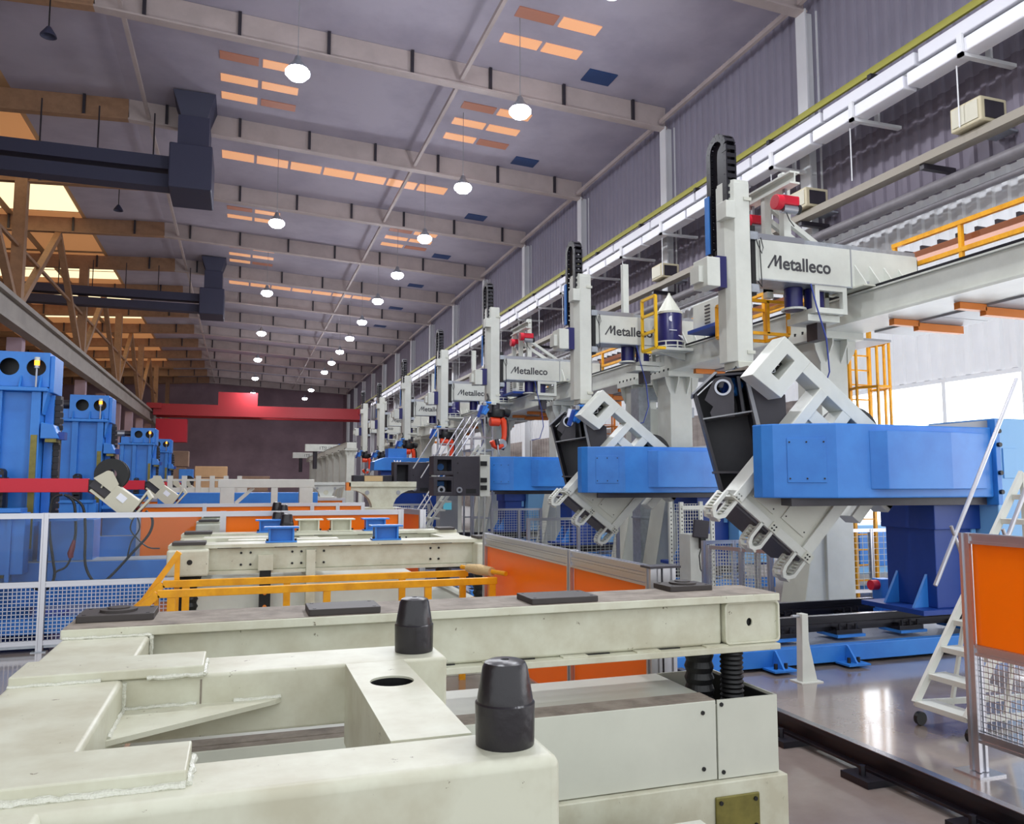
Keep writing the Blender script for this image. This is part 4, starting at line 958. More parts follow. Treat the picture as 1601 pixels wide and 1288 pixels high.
# base under the frame with bellows
t = thing('lift_base', 'cream lift base cabinet under the near fixture frame', 'machine base', (1.2, 4.2, 0))
MB().box(-.45, 2.545, 3.98, 4.66, .575, 1.0).build('housing', 'cream_panel', t, bevel=.004)
MB().box(-.45, 2.545, 4.05, 4.15, 1.0, 1.004).build('dust_strip', 'dusty', t)
MB().box(-.45, 2.545, 3.985, 4.04, 1.0, 1.003).build('dust_strip', 'dusty', t)
for (x, z) in ((2.46, .94), (2.46, .64)): MB().cyl((x, 3.974, z), (x, 3.982, z), .012, n=8).build('screw', 'jet', t)
e = MB(); e.box(2.555, 2.95, 3.98, 3.99, .575, 1.0); e.box(2.94, 2.95, 3.99, 4.66, .575, 1.0); e.box(2.555, 2.565, 3.99, 4.66, .575, .97); e.box(2.555, 2.95, 4.65, 4.66, .575, 1.0)
e = e.build('bellows_box', 'cream_panel', t); MB().box(2.57, 2.935, 3.995, 4.645, .58, .62).build('box_floor', 'jet', e)
MB().box(2.565, 2.94, 3.991, 3.996, .6, .97).build('box_liner', 'jet', e); MB().box(2.93, 2.939, 3.996, 4.645, .6, .985).build('box_liner', 'jet', e); MB().box(2.567, 2.575, 3.996, 4.645, .6, .965).build('box_liner', 'jet', e)
for (x, z) in ((2.58, .975), (2.585, .61)): MB().cyl((x, 3.974, z), (x, 3.982, z), .012, n=8).build('screw', 'jet', e)
MB().box(-.6, 2.98, 3.94, 4.75, 0, .57).build('plinth', 'cream', t, bevel=.006)
pl = MB().box(2.50, 2.78, 3.925, 3.94, .30, .50).build('cover_plate', 'olive', t, bevel=.006)
for (x, z) in ((2.53, .33), (2.75, .33), (2.53, .47), (2.75, .47)): MB().cyl((x, 3.917, z), (x, 3.927, z), .012, n=8).build('screw', 'jet', pl)
for (x, r, n, zb) in ((2.64, .088, 9, .62), (2.80, .07, 22, .62)):
    y = 4.3 if r > .08 else 4.2; prof = []; h = (1.214-zb)/n
    for k in range(n): prof += [(r*.86, zb+k*h), (r, zb+(k+.5)*h)]
    prof += [(r*.86, 1.214)]
    MB().lathe(prof, (x, y, 0), 28).build('bellows', 'jet', t, smooth=(n > 12))
MB().box(-.25, 2.2, 2.4, 3.6, .0, .55).build('lower_body', 'cream_panel', t)
MB().box(.82, .95, 3.3, 3.55, 1.10, 1.16).build('lug', 'jet', t) if False else None
# ================================================================== SECOND AND FURTHER TABLES
def table(y, lab, blocks, blabs, s=1.0, x0=-.72, x1=3.02):
    t = thing('fixture_frame', lab, 'machine frame', (1.1, y, .2), 'cream fixture frames behind the near one')
    for (yy, nm) in ((y, 'front_beam'), (y+2.0, 'rear_beam')):
        b = MB().box(x0+.3, x1-.25, yy, yy+.3, 1.25, 1.5).build(nm, 'cream', t, bevel=.01)
        MB().box(x0, x1, yy-.06, yy+.36, 1.5, 1.54).build('top_flange', 'cream', b); MB().box(x0, x1, yy-.06, yy+.36, 1.215, 1.25).build('bottom_flange', 'cream', b)
        for (xa, xb) in ((x0, x0+.42), (x1-.32, x1)):
            cp = MB().box(xa, xb, yy-.22, yy+.36, 1.22, 1.5).build('end_cap', 'cream', t, bevel=.02)
            MB().cyl(((xa+xb)/2+.02, yy-.224, 1.37), ((xa+xb)/2+.02, yy-.21, 1.37), .028, n=14).build('cap_bore', 'jet', cp)
            MB().box(xa+.04, xb-.04, yy-.1, yy+.2, 1.54, 1.575).build('rest_pad', 'pad', cp, bevel=.005)
            prof = []
            for k in range(8): prof += [(.1, .6+k*.078), (.12, .64+k*.078)]
            MB().lathe(prof+[(.1, 1.22)], ((xa+xb)/2, yy+.1, 0), 18).build('bellows', 'jet', t)
        for k in range(5): MB().box(x0+.5+.6*k, x0+.75+.6*k, yy-.064, yy-.06, 1.496, 1.502).build('weld_gap', 'jet', b)
        for x in (x0+.75, x0+1.3, x0+1.55, x0+2.9):
            q = MB()
            for (dx, z) in ((0,1.31),(.1,1.31),(0,1.44),(.1,1.44)): q.cyl((x+dx, yy-.012, z), (x+dx, yy, z), .014, n=6)
            q.build('bolt_set', 'jet', b, kind='stuff')
    for (xa, xb) in ((x0+.05, x0+.45), (x0+1.5, x0+1.75), (x1-.4, x1-.05)): MB().box(xa, xb, y+.36, y+1.94, 1.28, 1.49).build('side_member', 'cream', t, bevel=.01)
    MB().box(x0+.6, x0+1.9, y+.7, y+1.0, 1.4, 1.53).build('cross_member', 'cream', t); MB().box(x0+.3, x0+1.3, y+1.2, y+1.6, 1.49, 1.53).build('joint_plate', 'cream', t)
    MB().box(x0+1.45, x0+1.55, y-.1, y+.05, .3, 1.46).build('upright', 'cream', t)
    bk = MB().box(x0+.95, x0+1.07, y-.09, y-.0, .75, 1.25).build('belt', 'jet', t); MB().box(x0+.93, x0+1.09, y-.12, y, 1.25, 1.42).build('bracket', 'cream', t)
    for z in (.85, 1.0, 1.15): MB().cyl((x0+1.01, y-.1, z), (x0+1.01, y-.09, z), .022, n=10).build('stud', 'orange_paint', bk)
    MB().box(x0+.3, x1-.9, y+.05, y+2.2, .75, 1.08).build('base_housing', 'white', t, bevel=.006)
    MB().box(x0+.1, x1-.1, y-.35, y+2.4, 0, .75).build('base', 'cream_panel', t, bevel=.006)
    for k, (bx_, by_, m) in enumerate(blocks):
        h = thing('riser_block', blabs[k], 'block', (bx_, by_, 1.54), 'riser blocks on the fixture frames')
        q = MB(); q.box(bx_-.17, bx_+.17, by_-.1, by_+.1, 1.543, 1.56); q.box(bx_-.14, bx_+.14, by_-.02, by_+.02, 1.56, 1.70); q.box(bx_-.14, bx_-.12, by_-.09, by_+.09, 1.56, 1.70); q.box(bx_+.12, bx_+.14, by_-.09, by_+.09, 1.56, 1.70)
        q.build('body', m, h); MB().box(bx_-.19, bx_+.19, by_-.11, by_+.11, 1.70, 1.718).build('cap', m, h)
        for sx in (-.155, .155): MB().cyl((bx_+sx, by_-.08, 1.56), (bx_+sx, by_-.08, 1.585), .014, n=6).build('bolt', 'jet', h)
table(9.5, 'cream fixture frame with blue riser blocks behind the yellow guard rail',
   [(.46, 9.62, 'blue'), (1.66, 9.62, 'blue'), (.40, 11.62, 'blue'), (1.85, 11.62, 'blue'), (.92, 11.6, 'cream'), (1.36, 11.6, 'cream')],
   ['blue riser block on the second fixture frame, front left one', 'blue riser block on the second fixture frame, front right one', 'blue riser block on the second fixture frame, rear left one', 'blue riser block on the second fixture frame, rear right one', 'cream riser block beside the small black bumpers, left one', 'cream riser block between the rear blue blocks, right one'])
bumper(.62, 11.5, 1.541, 1.15, 'small black bumper cone on the second frame, front one'); bumper(.60, 12.0, 1.505, 1.3, 'small black bumper cone on the second frame, back one') if False else bumper(.52, 11.78, 1.541, 1.25, 'small black bumper cone on the second frame, back one')
bumper(.70, 16.6, 1.561, 1.3, 'distant black bumper cone before the third orange fence, left one'); bumper(.82, 16.4, 1.561, 1.1, 'distant black bumper cone before the third orange fence, right one')
table(15.3, 'cream fixture frame just in front of the third orange fence', [], [])
t = thing('white_portal', 'low white portal frame far behind the orange fences', 'machine frame', (.6, 20.2, 0))
MB().box(-.5, 1.7, 20, 20.3, 2.12, 2.32).build('beam', 'white', t, bevel=.01)
for x in (-.45, 1.35): MB().box(x, x+.32, 20, 20.3, 0, 2.12).build('leg', 'white', t, bevel=.01)
MB().bar((-.1, 20.15, 1.75), (.3, 20.15, 2.12), .08).build('brace', 'white', t); MB().box(.7, .85, 20, 20.2, 1.7, 2.12).build('bracket', 'white', t)
t = thing('blue_bench', 'blue machine bed far behind the white portal frame', 'machine bed', (-.8, 22.5, 0))
MB().box(-2.0, 2.0, 22.4, 23.0, 1.6, 1.98).build('top', 'blue', t, bevel=.01); MB().box(-1.9, 1.9, 22.45, 22.95, 0, 1.6).build('base', 'blue_dark', t)
# arched cradles
def cradle(x, y, s, lab, m):
    t = thing('arch_cradle', lab, 'cradle', (x, y, 0), 'white arched cradles')
    z1 = 2.26; w_ = .78*s
    MB().box(x-w_, x+w_, y, y+.5, z1-.12*s, z1).build('top_beam', m, t, bevel=.006)
    pts = [(x-w_, z1-.12*s), (x-w_, z1-.18*s)] + [(x-w_+ (w_-.24*s)*math.sin(R(a)), z1-.18*s-.42*s*(1-math.cos(R(a)))) for a in (20, 40, 60, 80, 90)]
    pts = pts + [(2*x-p[0], p[1]) for p in pts[::-1]]
    f = MB().prism(pts, 'y', y+.05, y+.45).build('arch', m, t)
    MB().cyl((x, y+.045, z1-.42*s), (x, y+.055, z1-.42*s), .1*s, n=20).build('disc', 'cream', f)
    for sx in (-1, 1): MB().cyl((x+sx*.36*s, y+.03, z1-.25*s), (x+sx*.36*s, y+.055, z1-.25*s), .05*s, n=16).build('bore', 'grey_paint', f)
    MB().box(x-.5*s, x+.42*s, y-.1, y+.6, .3, z1-.59*s).build('pedestal', m, t, bevel=.006); MB().box(x-.55*s, x+.5*s, y-.15, y+.65, 0, .3).build('foot', m, t)
    MB().box(x-w_-.06, x-w_+.04, y, y+.2, z1-.2*s, z1-.02).build('end_block', 'orange_paint', t)
cradle(3.12, 18.5, 1.0, 'white arched cradle in front of the black boxes', 'cream')
cradle(2.42, 24.4, .72, 'grey-white arched cradle, smaller, farther left', 'white')
# ================================================================== YELLOW GUARD RAIL
t = thing('guard_rail', 'yellow double guard rail in front of the second fixture frame', 'railing', (1, 8.6, 0))
for (y, x0, x1) in ((8.2, -.70, 2.60), (8.98, -.72, 2.50)):
    MB().box(x0, x1, y-.03, y+.03, 1.15, 1.22).build('top_rail', 'yellow', t, bevel=.004)
    MB().bar((x0, y, 1.185), (x0-.28, y, .92), .06, .07).build('sloped_rail', 'yellow', t)
    MB().bar((x0-.26, y, .93), (x0-.26, y, 0), .05, .05).build('post', 'yellow', t)
    for x in ((-.58, .84, 1.86, 2.55) if y < 8.5 else (-.5, .5, 1.74, 2.44)): MB().box(x-.035, x+.035, y-.024, y+.024, 0, 1.15).build('post', 'yellow', t)
for x in (-.96, 2.55): MB().box(x-.02, x+.02, 8.24, 8.94, .86, .92).build('end_rail', 'yellow', t)
MB().bar((-.45, 8.98, 1.2), (-.1, 9.2, 1.6), .06).build('sloped_rail', 'yellow', t) if False else None
MB().bar((-.98, 9.06, .9), (-.58, 9.06, 1.5), .06, .06).build('sloped_rail', 'yellow', t); MB().box(-.62, -.57, 9.04, 9.085, 0, 1.5).build('post', 'yellow', t); MB().box(-.80, -.76, 9.04, 9.085, 0, 1.18).build('post', 'yellow', t)
pr_ = MB().cyl((2.42, 8.95, 1.26), (2.68, 8.12, 1.26), .025, n=12).build('loose_pipe', 'yellow'); tag(pr_, 'short yellow pipe lying across the guard rail end', 'pipe')
cl = MB().tube([(2.46, 8.82, 1.26), (2.52, 8.62, 1.262), (2.60, 8.36, 1.258)], [.045, .06, .05], 10); tag(cl.build('rag', 'wood_wrap', smooth=True), 'beige rag wrapped round the short yellow pipe', 'rag')
# ================================================================== FENCES
def profile(p0, p1, s=.045, parent=None, name='profile'):
    # slotted aluminium profile: core with four ribs
    mb = MB(); mb.bar(p0, p1, s*2*.72, s*2*.72)
    p0 = Vector(p0); p1 = Vector(p1); d = (p1-p0).normalized(); up = Vector((0,0,1)) if abs(d.z) < .9 else Vector((0,1,0)); u = d.cross(up).normalized(); v = u.cross(d)
    for (i, j) in ((-1,-1),(1,-1),(1,1),(-1,1)): o = u*(i*s*.72) + v*(j*s*.72); mb.bar(p0+o, p1+o, s*.56, s*.56, up=v)
    return mb.build(name, 'alu', parent)
def wire_mesh(p0, du, dv, nu, nv, parent, r=.004, m='alu'):
    mb = MB(); p0 = Vector(p0); du = Vector(du); dv = Vector(dv)
    for k in range(nu+1): mb.bar(p0+du*(k/nu), p0+du*(k/nu)+dv, r*2)
    for k in range(nv+1): mb.bar(p0+dv*(k/nv), p0+dv*(k/nv)+du, r*2)
    return mb.build('wire_mesh', m, parent, kind='stuff')
def fence_x(y, posts, zt, kinds, lab, zmid=.88, grp='aluminium framed safety fences'):
    t = thing('safety_fence', lab, 'fence', (posts[0], y, 0), grp)
    for x in posts:
        profile((x, y, .0), (x, y, zt), .04, t, 'post'); MB().box(x-.09, x+.09, y-.07, y+.07, 0, .012).build('foot', 'galv', t)
    for i, kd in enumerate(kinds):
        a, b = posts[i]+.04, posts[i+1]-.04
        profile((a, y, zt-.04), (b, y, zt-.04), .036, t, 'rail'); profile((a, y, .12), (b, y, .12), .03, t, 'rail')
        if kd == 'clear':
            profile((a, y, zmid), (b, y, zmid), .036, t, 'rail')
            MB().box(a, b, y-.004, y+.004, zmid+.03, zt-.07).build('panel', 'acrylic', t)
            wire_mesh((a, y, .15), (b-a, 0, 0), (0, 0, zmid-.19), max(4, int((b-a)/.05)), 14, t)
        else: MB().box(a, b, y-.004, y+.004, .15, zt-.07).build('panel', 'orange_film', t)
    return t
fence_x(12.2, [-4.6, -2.45, -.22, 2.33], 1.82, ['clear', 'clear', 'orange'], 'safety fence with clear and orange panels in front of the blue towers')
t = thing('safety_fence', 'short orange fence return beside the stairs, behind the second frame', 'fence', (2.6, 12.1, 0), 'aluminium framed safety fences')
for (x, y) in ((2.42, 12.9), (2.62, 11.98)): profile((x, y, 0), (x, y, 1.82), .045, t, 'post')
profile((2.43, 12.85, 1.78), (2.62, 12.02, 1.78), .04, t, 'rail')
MB().add([(2.43,12.86,.15),(2.616,12.02,.15),(2.616,12.02,1.74),(2.43,12.86,1.74),(2.438,12.86,.15),(2.624,12.02,.15),(2.624,12.02,1.74),(2.438,12.86,1.74)], [(0,1,2,3),(7,6,5,4),(0,4,5,1),(1,5,6,2),(2,6,7,3),(3,7,4,0)]).build('panel', 'orange_film', t)
fence_x(18.1, [-1.95, -.7, 1.5, 2.05, 2.6], 1.80, ['orange', 'orange', 'orange', 'orange'], 'orange panel safety fence behind the wire feeders, third row')
fence_x(24.1, [-2.6, .4, 2.9], 1.80, ['orange', 'orange'], 'orange panel safety fence farthest away, fourth row')
# orange screen running away from the camera
t = thing('orange_screen', 'orange welding screen with wide aluminium top rail behind the near frame', 'fence', (2.72, 7, 0), 'orange welding screens')
for y in (5.0, 6.42, 8.95): profile((2.72, y, 0), (2.72, y, 1.64 if y > 5.2 else 1.62), .04, t, 'post')
profile((2.82, 5.0, 0), (2.82, 5.0, 1.63), .05, t, 'post'); MB().box(2.66, 2.90, 4.93, 5.07, 1.625, 1.64).build('post_cap', 'charcoal', t)
for (ya, yb) in ((5.04, 6.38), (6.46, 8.91)):
    for z in (1.60, 1.53): profile((2.72, ya, z), (2.72, yb, z), .034, t, 'rail')
    profile((2.72, ya, .3), (2.72, yb, .3), .034, t, 'rail')
    MB().box(2.716, 2.724, ya, yb, .33, 1.5).build('panel', 'orange_film', t)
# right hand orange fence, panel over wire mesh
t = thing('orange_screen', 'orange panel fence with wire mesh below at the right edge', 'fence', (5.42, 4, 0), 'orange welding screens')
X = 5.42
profile((X, 4.86, .02), (X, 4.86, 1.82), .045, t, 'post'); MB().box(X-.13, X+.13, 4.74, 4.98, 0, .015).build('foot', 'alu', t)
profile((X, 2.2, .02), (X, 2.2, 1.82), .045, t, 'post'); MB().box(X-.13, X+.13, 2.08, 2.32, 0, .015).build('foot', 'alu', t)
for z in (1.78, .93, .28): profile((X, 2.24, z), (X, 4.82, z), .04, t, 'rail')
MB().box(X-.004, X+.004, 2.24, 4.82, .97, 1.74).build('panel', 'orange_film', t)
wire_mesh((X, 2.24, .31), (0, 2.58, 0), (0, 0, .59), 60, 14, t, .003)
# mesh gate beside the nearest table boots, and mesh fences farther back
def mesh_gate(p0, p1, z0, z1, lab, nu=20, nv=18):
    t = thing('mesh_gate', lab, 'fence', (p0[0], p0[1], 0), 'wire mesh guards')
    a = Vector((p0[0], p0[1], 0)); b = Vector((p1[0], p1[1], 0)); up = Vector((0,0,1))
    for p in (a, b, a.lerp(b, .55)): profile(tuple(p), tuple(p+up*z1), .035, t, 'post')
    for z in (z0, z1-.03): profile(tuple(a+up*z), tuple(b+up*z), .03, t, 'rail')
    wire_mesh(tuple(a+up*z0), tuple(b-a), (0,0,z1-z0-.04), nu, nv, t, .004, 'white')
    return t
mesh_gate((7.35, 11.6), (7.70, 10.45), .22, 1.2, 'white wire mesh guard below the hanging cable loops, nearest the camera')
mesh_gate((7.45, 11.9), (8.5, 11.9), .2, 1.25, 'white wire mesh guard behind the nearest gantry foot')
mesh_gate((6.1, 16.9), (8.3, 16.9), .2, 1.45, 'wire mesh guard behind the second tilted table')
mesh_gate((6.9, 22.2), (8.4, 22.2), .2, 1.5, 'wire mesh guard behind the stairs, far right')
mesh_gate((4.4, 24.6), (5.6, 24.6), .2, 1.6, 'narrow wire mesh guard behind the stairs, far left')
# ================================================================== LADDERS
def stairs(name, x, y, w_, n, rise, run, z0, lab, sgn=1, rail=True, m='white'):
    t = thing(name, lab, 'ladder', (x, y, 0), 'rolling stair ladders')
    for yy in (y, y+w_):
        MB().bar((x, yy, z0), (x+sgn*run*n, yy, z0+rise*n), .035, .07).build('stringer', m, t)
        if rail:
            MB().cyl((x+.3*sgn, yy, z0+1.05), (x+sgn*(run*n), yy, z0+rise*n+.95), .02, n=8).build('handrail', 'alu', t)
            MB().cyl((x+sgn*run*3.2, yy, z0+rise*3.2+.85), (x+sgn*run*4.6, yy, z0+rise*4.4), .016, n=8).build('rail_stay', 'alu', t)
        MB().bar((x+sgn*run*n, yy, z0+rise*n), (x+sgn*run*n, yy, .1), .04, .04).build('leg', m, t); MB().bar((x, yy, z0), (x+sgn*run*n, yy, .14), .04, .05).build('base_bar', m, t)
        for xx in (x+.05*sgn, x+sgn*run*n): MB().cyl((xx, yy-.02, .06), (xx, yy+.02, .06), .06, n=14).build('caster', 'jet', t)
        MB().bar((x+sgn*run*2.6, yy, .14), (x+sgn*run*4.2, yy, z0+rise*4), .03, .03).build('brace', m, t)
    for k in range(n):
        xx = x+sgn*run*(k+.05); z = z0+rise*k
        MB().box(xx-.02, xx+sgn*.2, y, y+w_, z-.03, z+.02).build('tread', m, t, bevel=.004)
    return t
stairs('rolling_ladder', 5.93, 5.42, .55, 9, .235, .165, .2, 'white rolling stair ladder behind the orange panel at the right edge')
stairs('rolling_ladder', 4.45, 22.15, .6, 13, .235, .17, .3, 'white stair ladder below the black boxes, left one')
t = thing('access_platform', 'grey steel stair tower with platform behind the third positioner', 'platform', (6.9, 23.4, 0))
for x in (6.5, 7.15):
    for y in (23.0, 23.8): MB().box(x-.025, x+.025, y-.025, y+.025, 0, 4.3).build('post', 'alu', t)
for z in (.6, 1.2, 1.9, 3.6, 4.25):
    for y in (23.0, 23.8): MB().box(6.5, 7.15, y-.018, y+.018, z-.02, z+.02).build('rung', 'alu', t)
MB().box(6.45, 7.2, 22.95, 23.85, 3.2, 3.25).build('deck', 'galv', t)
for y in (23.0, 23.8): MB().cyl((5.7, y, 3.0), (6.5, y, 4.25), .02, n=8).build('handrail', 'alu', t)
t = thing('access_platform', 'grey railed stair platform over the fourth positioner, farther away', 'platform', (6.2, 26, 0))
for x in (6.0, 6.6, 7.2): MB().box(x-.025, x+.025, 25.2, 25.25, 0, 4.0).build('post', 'alu', t)
for z in (3.0, 3.5, 4.0): MB().box(6.0, 7.2, 25.2, 25.25, z-.02, z+.02).build('rung', 'alu', t)
MB().cyl((5.2, 25.2, 2.7), (6.0, 25.2, 4.0), .02, n=8).build('handrail', 'alu', t); MB().cyl((5.45, 25.2, 2.4), (6.25, 25.2, 3.7), .02, n=8).build('handrail', 'alu', t); MB().box(6, 7.2, 25.2, 26.2, 2.85, 2.95).build('deck', 'blue', t)

# ================================================================== BLUE TOWERS AT LEFT
# local frame: x=0 right edge of the tower body, y=0 front face, z=0 floor
def tower_proto(lab):
    t = thing('blue_tower', lab, 'machine column', (0,0,0), 'blue lifting towers', local=True)
    b = MB().box(-1.0, -.02, .06, .7, .3, 3.52).build('body', 'blue', t, bevel=.01)
    for x in (-1.0, -.62, -.14): MB().box(x, x+.12, -.02, .06, .3, 3.52).build('rib', 'blue', t, bevel=.006)
    for (x, z0, z1) in ((-.98, 1.3, 2.9), (-.12, 1.3, 2.9), (-.44, .9, 2.0)): MB().box(x, x+.08, -.035, -.02, z0, z1).build('guide_strip', 'olive', t)
    MB().box(-1.06, .06, -.08, .75, 3.52, 3.58).build('top_plate', 'blue', t, bevel=.01)
    for x in (-.62, -.3, -.05): MB().prism([(-.02, 3.58), (.1, 3.58), (.1, 3.78)], 'x', x-.012, x+.012).build('top_rib', 'blue', t)
    h = MB().ring(rrect(-.70, .05, 3.60, 4.10, .005, 3), rrect(-.69, .04, 3.61, 4.09, .005, 3), 'y', .1, .72).build('head', 'blue', t) 
    MB().plate_hole(-.70, -.325, 3.60, 4.10, 'y', .085, .10, -.46, 3.88, .125).build('head_front', 'blue', h)
    MB().plate_hole(-.325, .05, 3.60, 4.10, 'y', .085, .10, -.12, 3.88, .125).build('head_front', 'blue', h)
    MB().box(-.69, .04, .3, .32, 3.61, 4.09).build('head_inside', 'jet', h)
    MB().box(.05, .11, .11, .7, 3.52, 4.06).build('head_side', 'blue', h, bevel=.01)
    MB().box(-1.0, -.70, .15, .6, 3.58, 3.80).build('motor_seat', 'blue', t, bevel=.01)
    MB().cyl((-1.16, .4, 3.92), (-.92, .4, 3.92), .11, n=20).build('motor', 'steel', t, smooth=True); MB().cyl((-.92, .4, 3.92), (-.70, .4, 3.92), .09, n=20).build('gearbox', 'charcoal', t, smooth=True)
    # right hand arm bracket and cable chain
    MB().prism([(0, 3.52), (.06, 3.52), (0, 3.2)], 'y', .0, .3).build('corner_rib', 'blue', t)
    br = MB().prism([(0, 2.85), (.24, 2.85), (.16, 3.05), (0, 3.08)], 'y', -.05, .3).build('side_bracket', 'blue', t, bevel=.008)
    MB().box(.06, .2, -.03, .28, 2.80, 2.85).build('bracket_pad', 'olive', br); MB().box(.22, .30, .0, .2, 2.84, 2.95).build('bracket_end', 'blue_dark', br)
    MB().box(-.01, .10, .25, .5, 1.5, 3.5).build('side_channel', 'blue', t)
    ch = MB().box(.10, .17, .32, .5, 1.5, 3.5).build('cable_chain', 'charcoal', t)
    lm = None
    for k in range(20):
        if lm is None: lo = MB().box(.09, .20, .29, .32, -.035, .035).build('chain_link', 'rail_black', ch); lm = lo.data
        else: lo = bpy.data.objects.new('chain_link', lm); COL.objects.link(lo); lo.parent = ch
        lo.location = (.02*math.sin(k*.5), 0, 1.6+.095*k)
    # front cable track loop
    tr = MB().ring(rrect(-.5, -.36, 1.0, 2.42, .06), rrect(-.48, -.38, 1.02, 2.40, .05), 'y', -.30, -.12).build('cable_track', 'jet', t)
    MB().box(-.5, -.36, -.12, -.03, 1.0, 2.3).build('track_back', 'charcoal', tr)
    lm = None
    for k in range(16):
        if lm is None: lo = MB().box(-.505, -.355, -.315, -.30, -.028, .028).build('track_link', 'rail_black', tr); lm = lo.data
        else: lo = bpy.data.objects.new('track_link', lm); COL.objects.link(lo); lo.parent = tr
        lo.location = (0, 0, 1.08+.085*k)
    # beacon
    MB().cyl((-.10, .02, 3.58), (-.10, .02, 3.86), .014, n=8).build('beacon_pole', 'steel', t)
    bc = MB().cyl((-.10, .02, 3.86), (-.10, .02, 3.90), .035, n=14).build('beacon', 'steel', t)
    MB().cyl((-.10, .02, 3.90), (-.10, .02, 3.97), .034, n=14).build('beacon_light', 'beacon_glow', bc, smooth=True); MB().cyl((-.10, .02, 3.97), (-.10, .02, 4.02), .035, n=14).build('beacon_cap', 'white', bc)
    # sliding carriage
    cr = MB().box(-1.3, .0, -.62, -.32, 1.0, 1.82).build('carriage', 'blue', t, bevel=.012)
    MB().box(-1.35, -.05, -.66, -.30, 1.82, 1.88).build('carriage_top', 'blue', cr, bevel=.006); MB().box(.1, .62, -.6, -.2, 1.70, 1.76).build('shelf', 'blue', cr)
    for x in (-1.15, -.8, -.35, -.2): MB().box(x, x+.05, -.66, -.62, .9, 1.8).build('carriage_rib', 'blue', cr)
    MB().box(.05, .75, -.1, .5, .9, 1.7).build('gear_housing', 'blue', t, bevel=.012)
    MB().box(-.2, 2.2, -.3, .35, .52, 1.12).build('cross_bed', 'blue', t, bevel=.01); MB().box(-.18, 2.18, -.28, .33, 1.12, 1.13).build('bed_top', 'grey_paint', t)
    MB().box(-1.3, .3, -.3, 1.0, 0, .3).build('foot', 'blue_dark', t)
    for x in (-1.6, .9): MB().box(x, x+.12, -.3, -.15, 0, .52).build('leg', 'blue', t)
    MB().box(-2.6, 1.2, -.7, -.45, .22, .42).build('floor_beam', 'blue', t, bevel=.006)
    MB().box(-2.6, 1.2, -.75, -.55, .05, .12).build('floor_plate', 'galv', t)
    return t
tp = tower_proto('blue lifting tower with amber beacon, cut off by the left edge')
tp.location = (-2.72, 12.95, 0)
dup(tp, (-2.78, 18.9, 0), 'blue lifting tower with amber beacon, second from the left edge')
dup(tp, (-2.85, 29.5, 0), 'blue lifting tower with amber beacon, third from the left edge')
dup(tp, (-2.9, 36.5, 0), 'blue lifting tower with amber beacon, farthest away')
# red booms with wire feeders: world coordinates of the nearest, then copies
def feeder(lab):
    t = thing('wire_feeder', lab, 'wire feeder', (-1.95, 12.5, 2.0), 'wire feeders on red booms')
    Y = 12.5
    MB().box(-3.9, -2.0, Y-.06, Y+.06, 2.09, 2.28).build('boom', 'red', t, bevel=.006)
    MB().box(-2.0, -1.93, Y-.05, Y+.05, 2.10, 2.26).build('boom_end', 'jet', t)
    MB().bar((-2.02, Y+.02, 2.12), (-1.45, Y+.02, 1.86), .08, .05).build('cradle', 'dark_red', t)
    def rp(u, v): a = R(-40); return (-1.62+u*math.cos(a)-v*math.sin(a), 2.0+u*math.sin(a)+v*math.cos(a))
    hb = MB().prism([rp(-.12,-.12), rp(.24,-.12), rp(.27,-.08), rp(.27,.12), rp(.24,.16), rp(-.12,.14)], 'y', Y-.16, Y+.12).build('housing', 'tower_beige', t, bevel=.008)
    MB().prism([rp(-.34,-.14), rp(.2,-.14), rp(.2,-.11), rp(-.34,-.11)], 'y', Y-.16, Y+.1).build('tray', 'tower_beige', t)
    MB().prism([rp(-.42,.02), rp(-.12,.02), rp(-.12,.16), rp(-.3,.24), rp(-.36,.2)], 'y', Y-.14, Y-.10).build('side_panel', 'tower_beige', t)
    MB().prism([rp(-.40,-.10), rp(-.12,-.10), rp(-.12,.02), rp(-.40,.02)], 'y', Y-.08, Y+.06).build('drive_unit', 'charcoal', t)
    MB().prism([rp(-.02,.0), rp(.1,.0), rp(.1,.09), rp(-.02,.09)], 'y', Y-.166, Y-.16).build('label_plate', 'white_print', hb)
    MB().ring([rp(.26,-.1), rp(.34,-.1), rp(.34,.3), rp(.22,.34)], [rp(.28,-.06), rp(.31,-.06), rp(.31,.26), rp(.25,.29)], 'y', Y-.17, Y+.1).build('handle_guard', 'tower_beige', t)
    sp = MB().lathe([(.07, -.1), (.22, -.1), (.22, -.07), (.14, -.06), (.14, .06), (.22, .07), (.22, .1), (.07, .1)], (-1.72, Y+.05, 2.34), 32, 'y', True).build('spool', 'jet', t, smooth=True)
    MB().lathe([(.02, 0), (.06, 0), (.06, .03), (.02, .03)], (-1.75, Y-.1, 2.33), 18, 'y', True).build('spool_hub', 'tower_beige', sp); MB().bar((-1.75, Y-.09, 2.33), (-1.83, Y-.09, 2.15), .06, .02).build('spool_arm', 'tower_beige', sp)
    MB().tube([(-1.44,Y-.05,1.90),(-1.36,Y-.05,1.86),(-1.30,Y-.05,1.84)], [.03,.035,.03], 8).build('plug', 'dark_red', t)
    return t
f1 = feeder('cream wire feeder with black spool on the nearest red boom')
for k, (x, y, lab) in enumerate(((-1.85, 18.45, 'cream wire feeder on the second red boom'), (-2.25, 29.05, 'cream wire feeder on the third red boom, before the white rack'), (-2.3, 36.05, 'cream wire feeder with small spool on the farthest red boom'))):
    dup(f1, (x, y, 2.0), lab, skip=('spool',) if k < 2 else ())
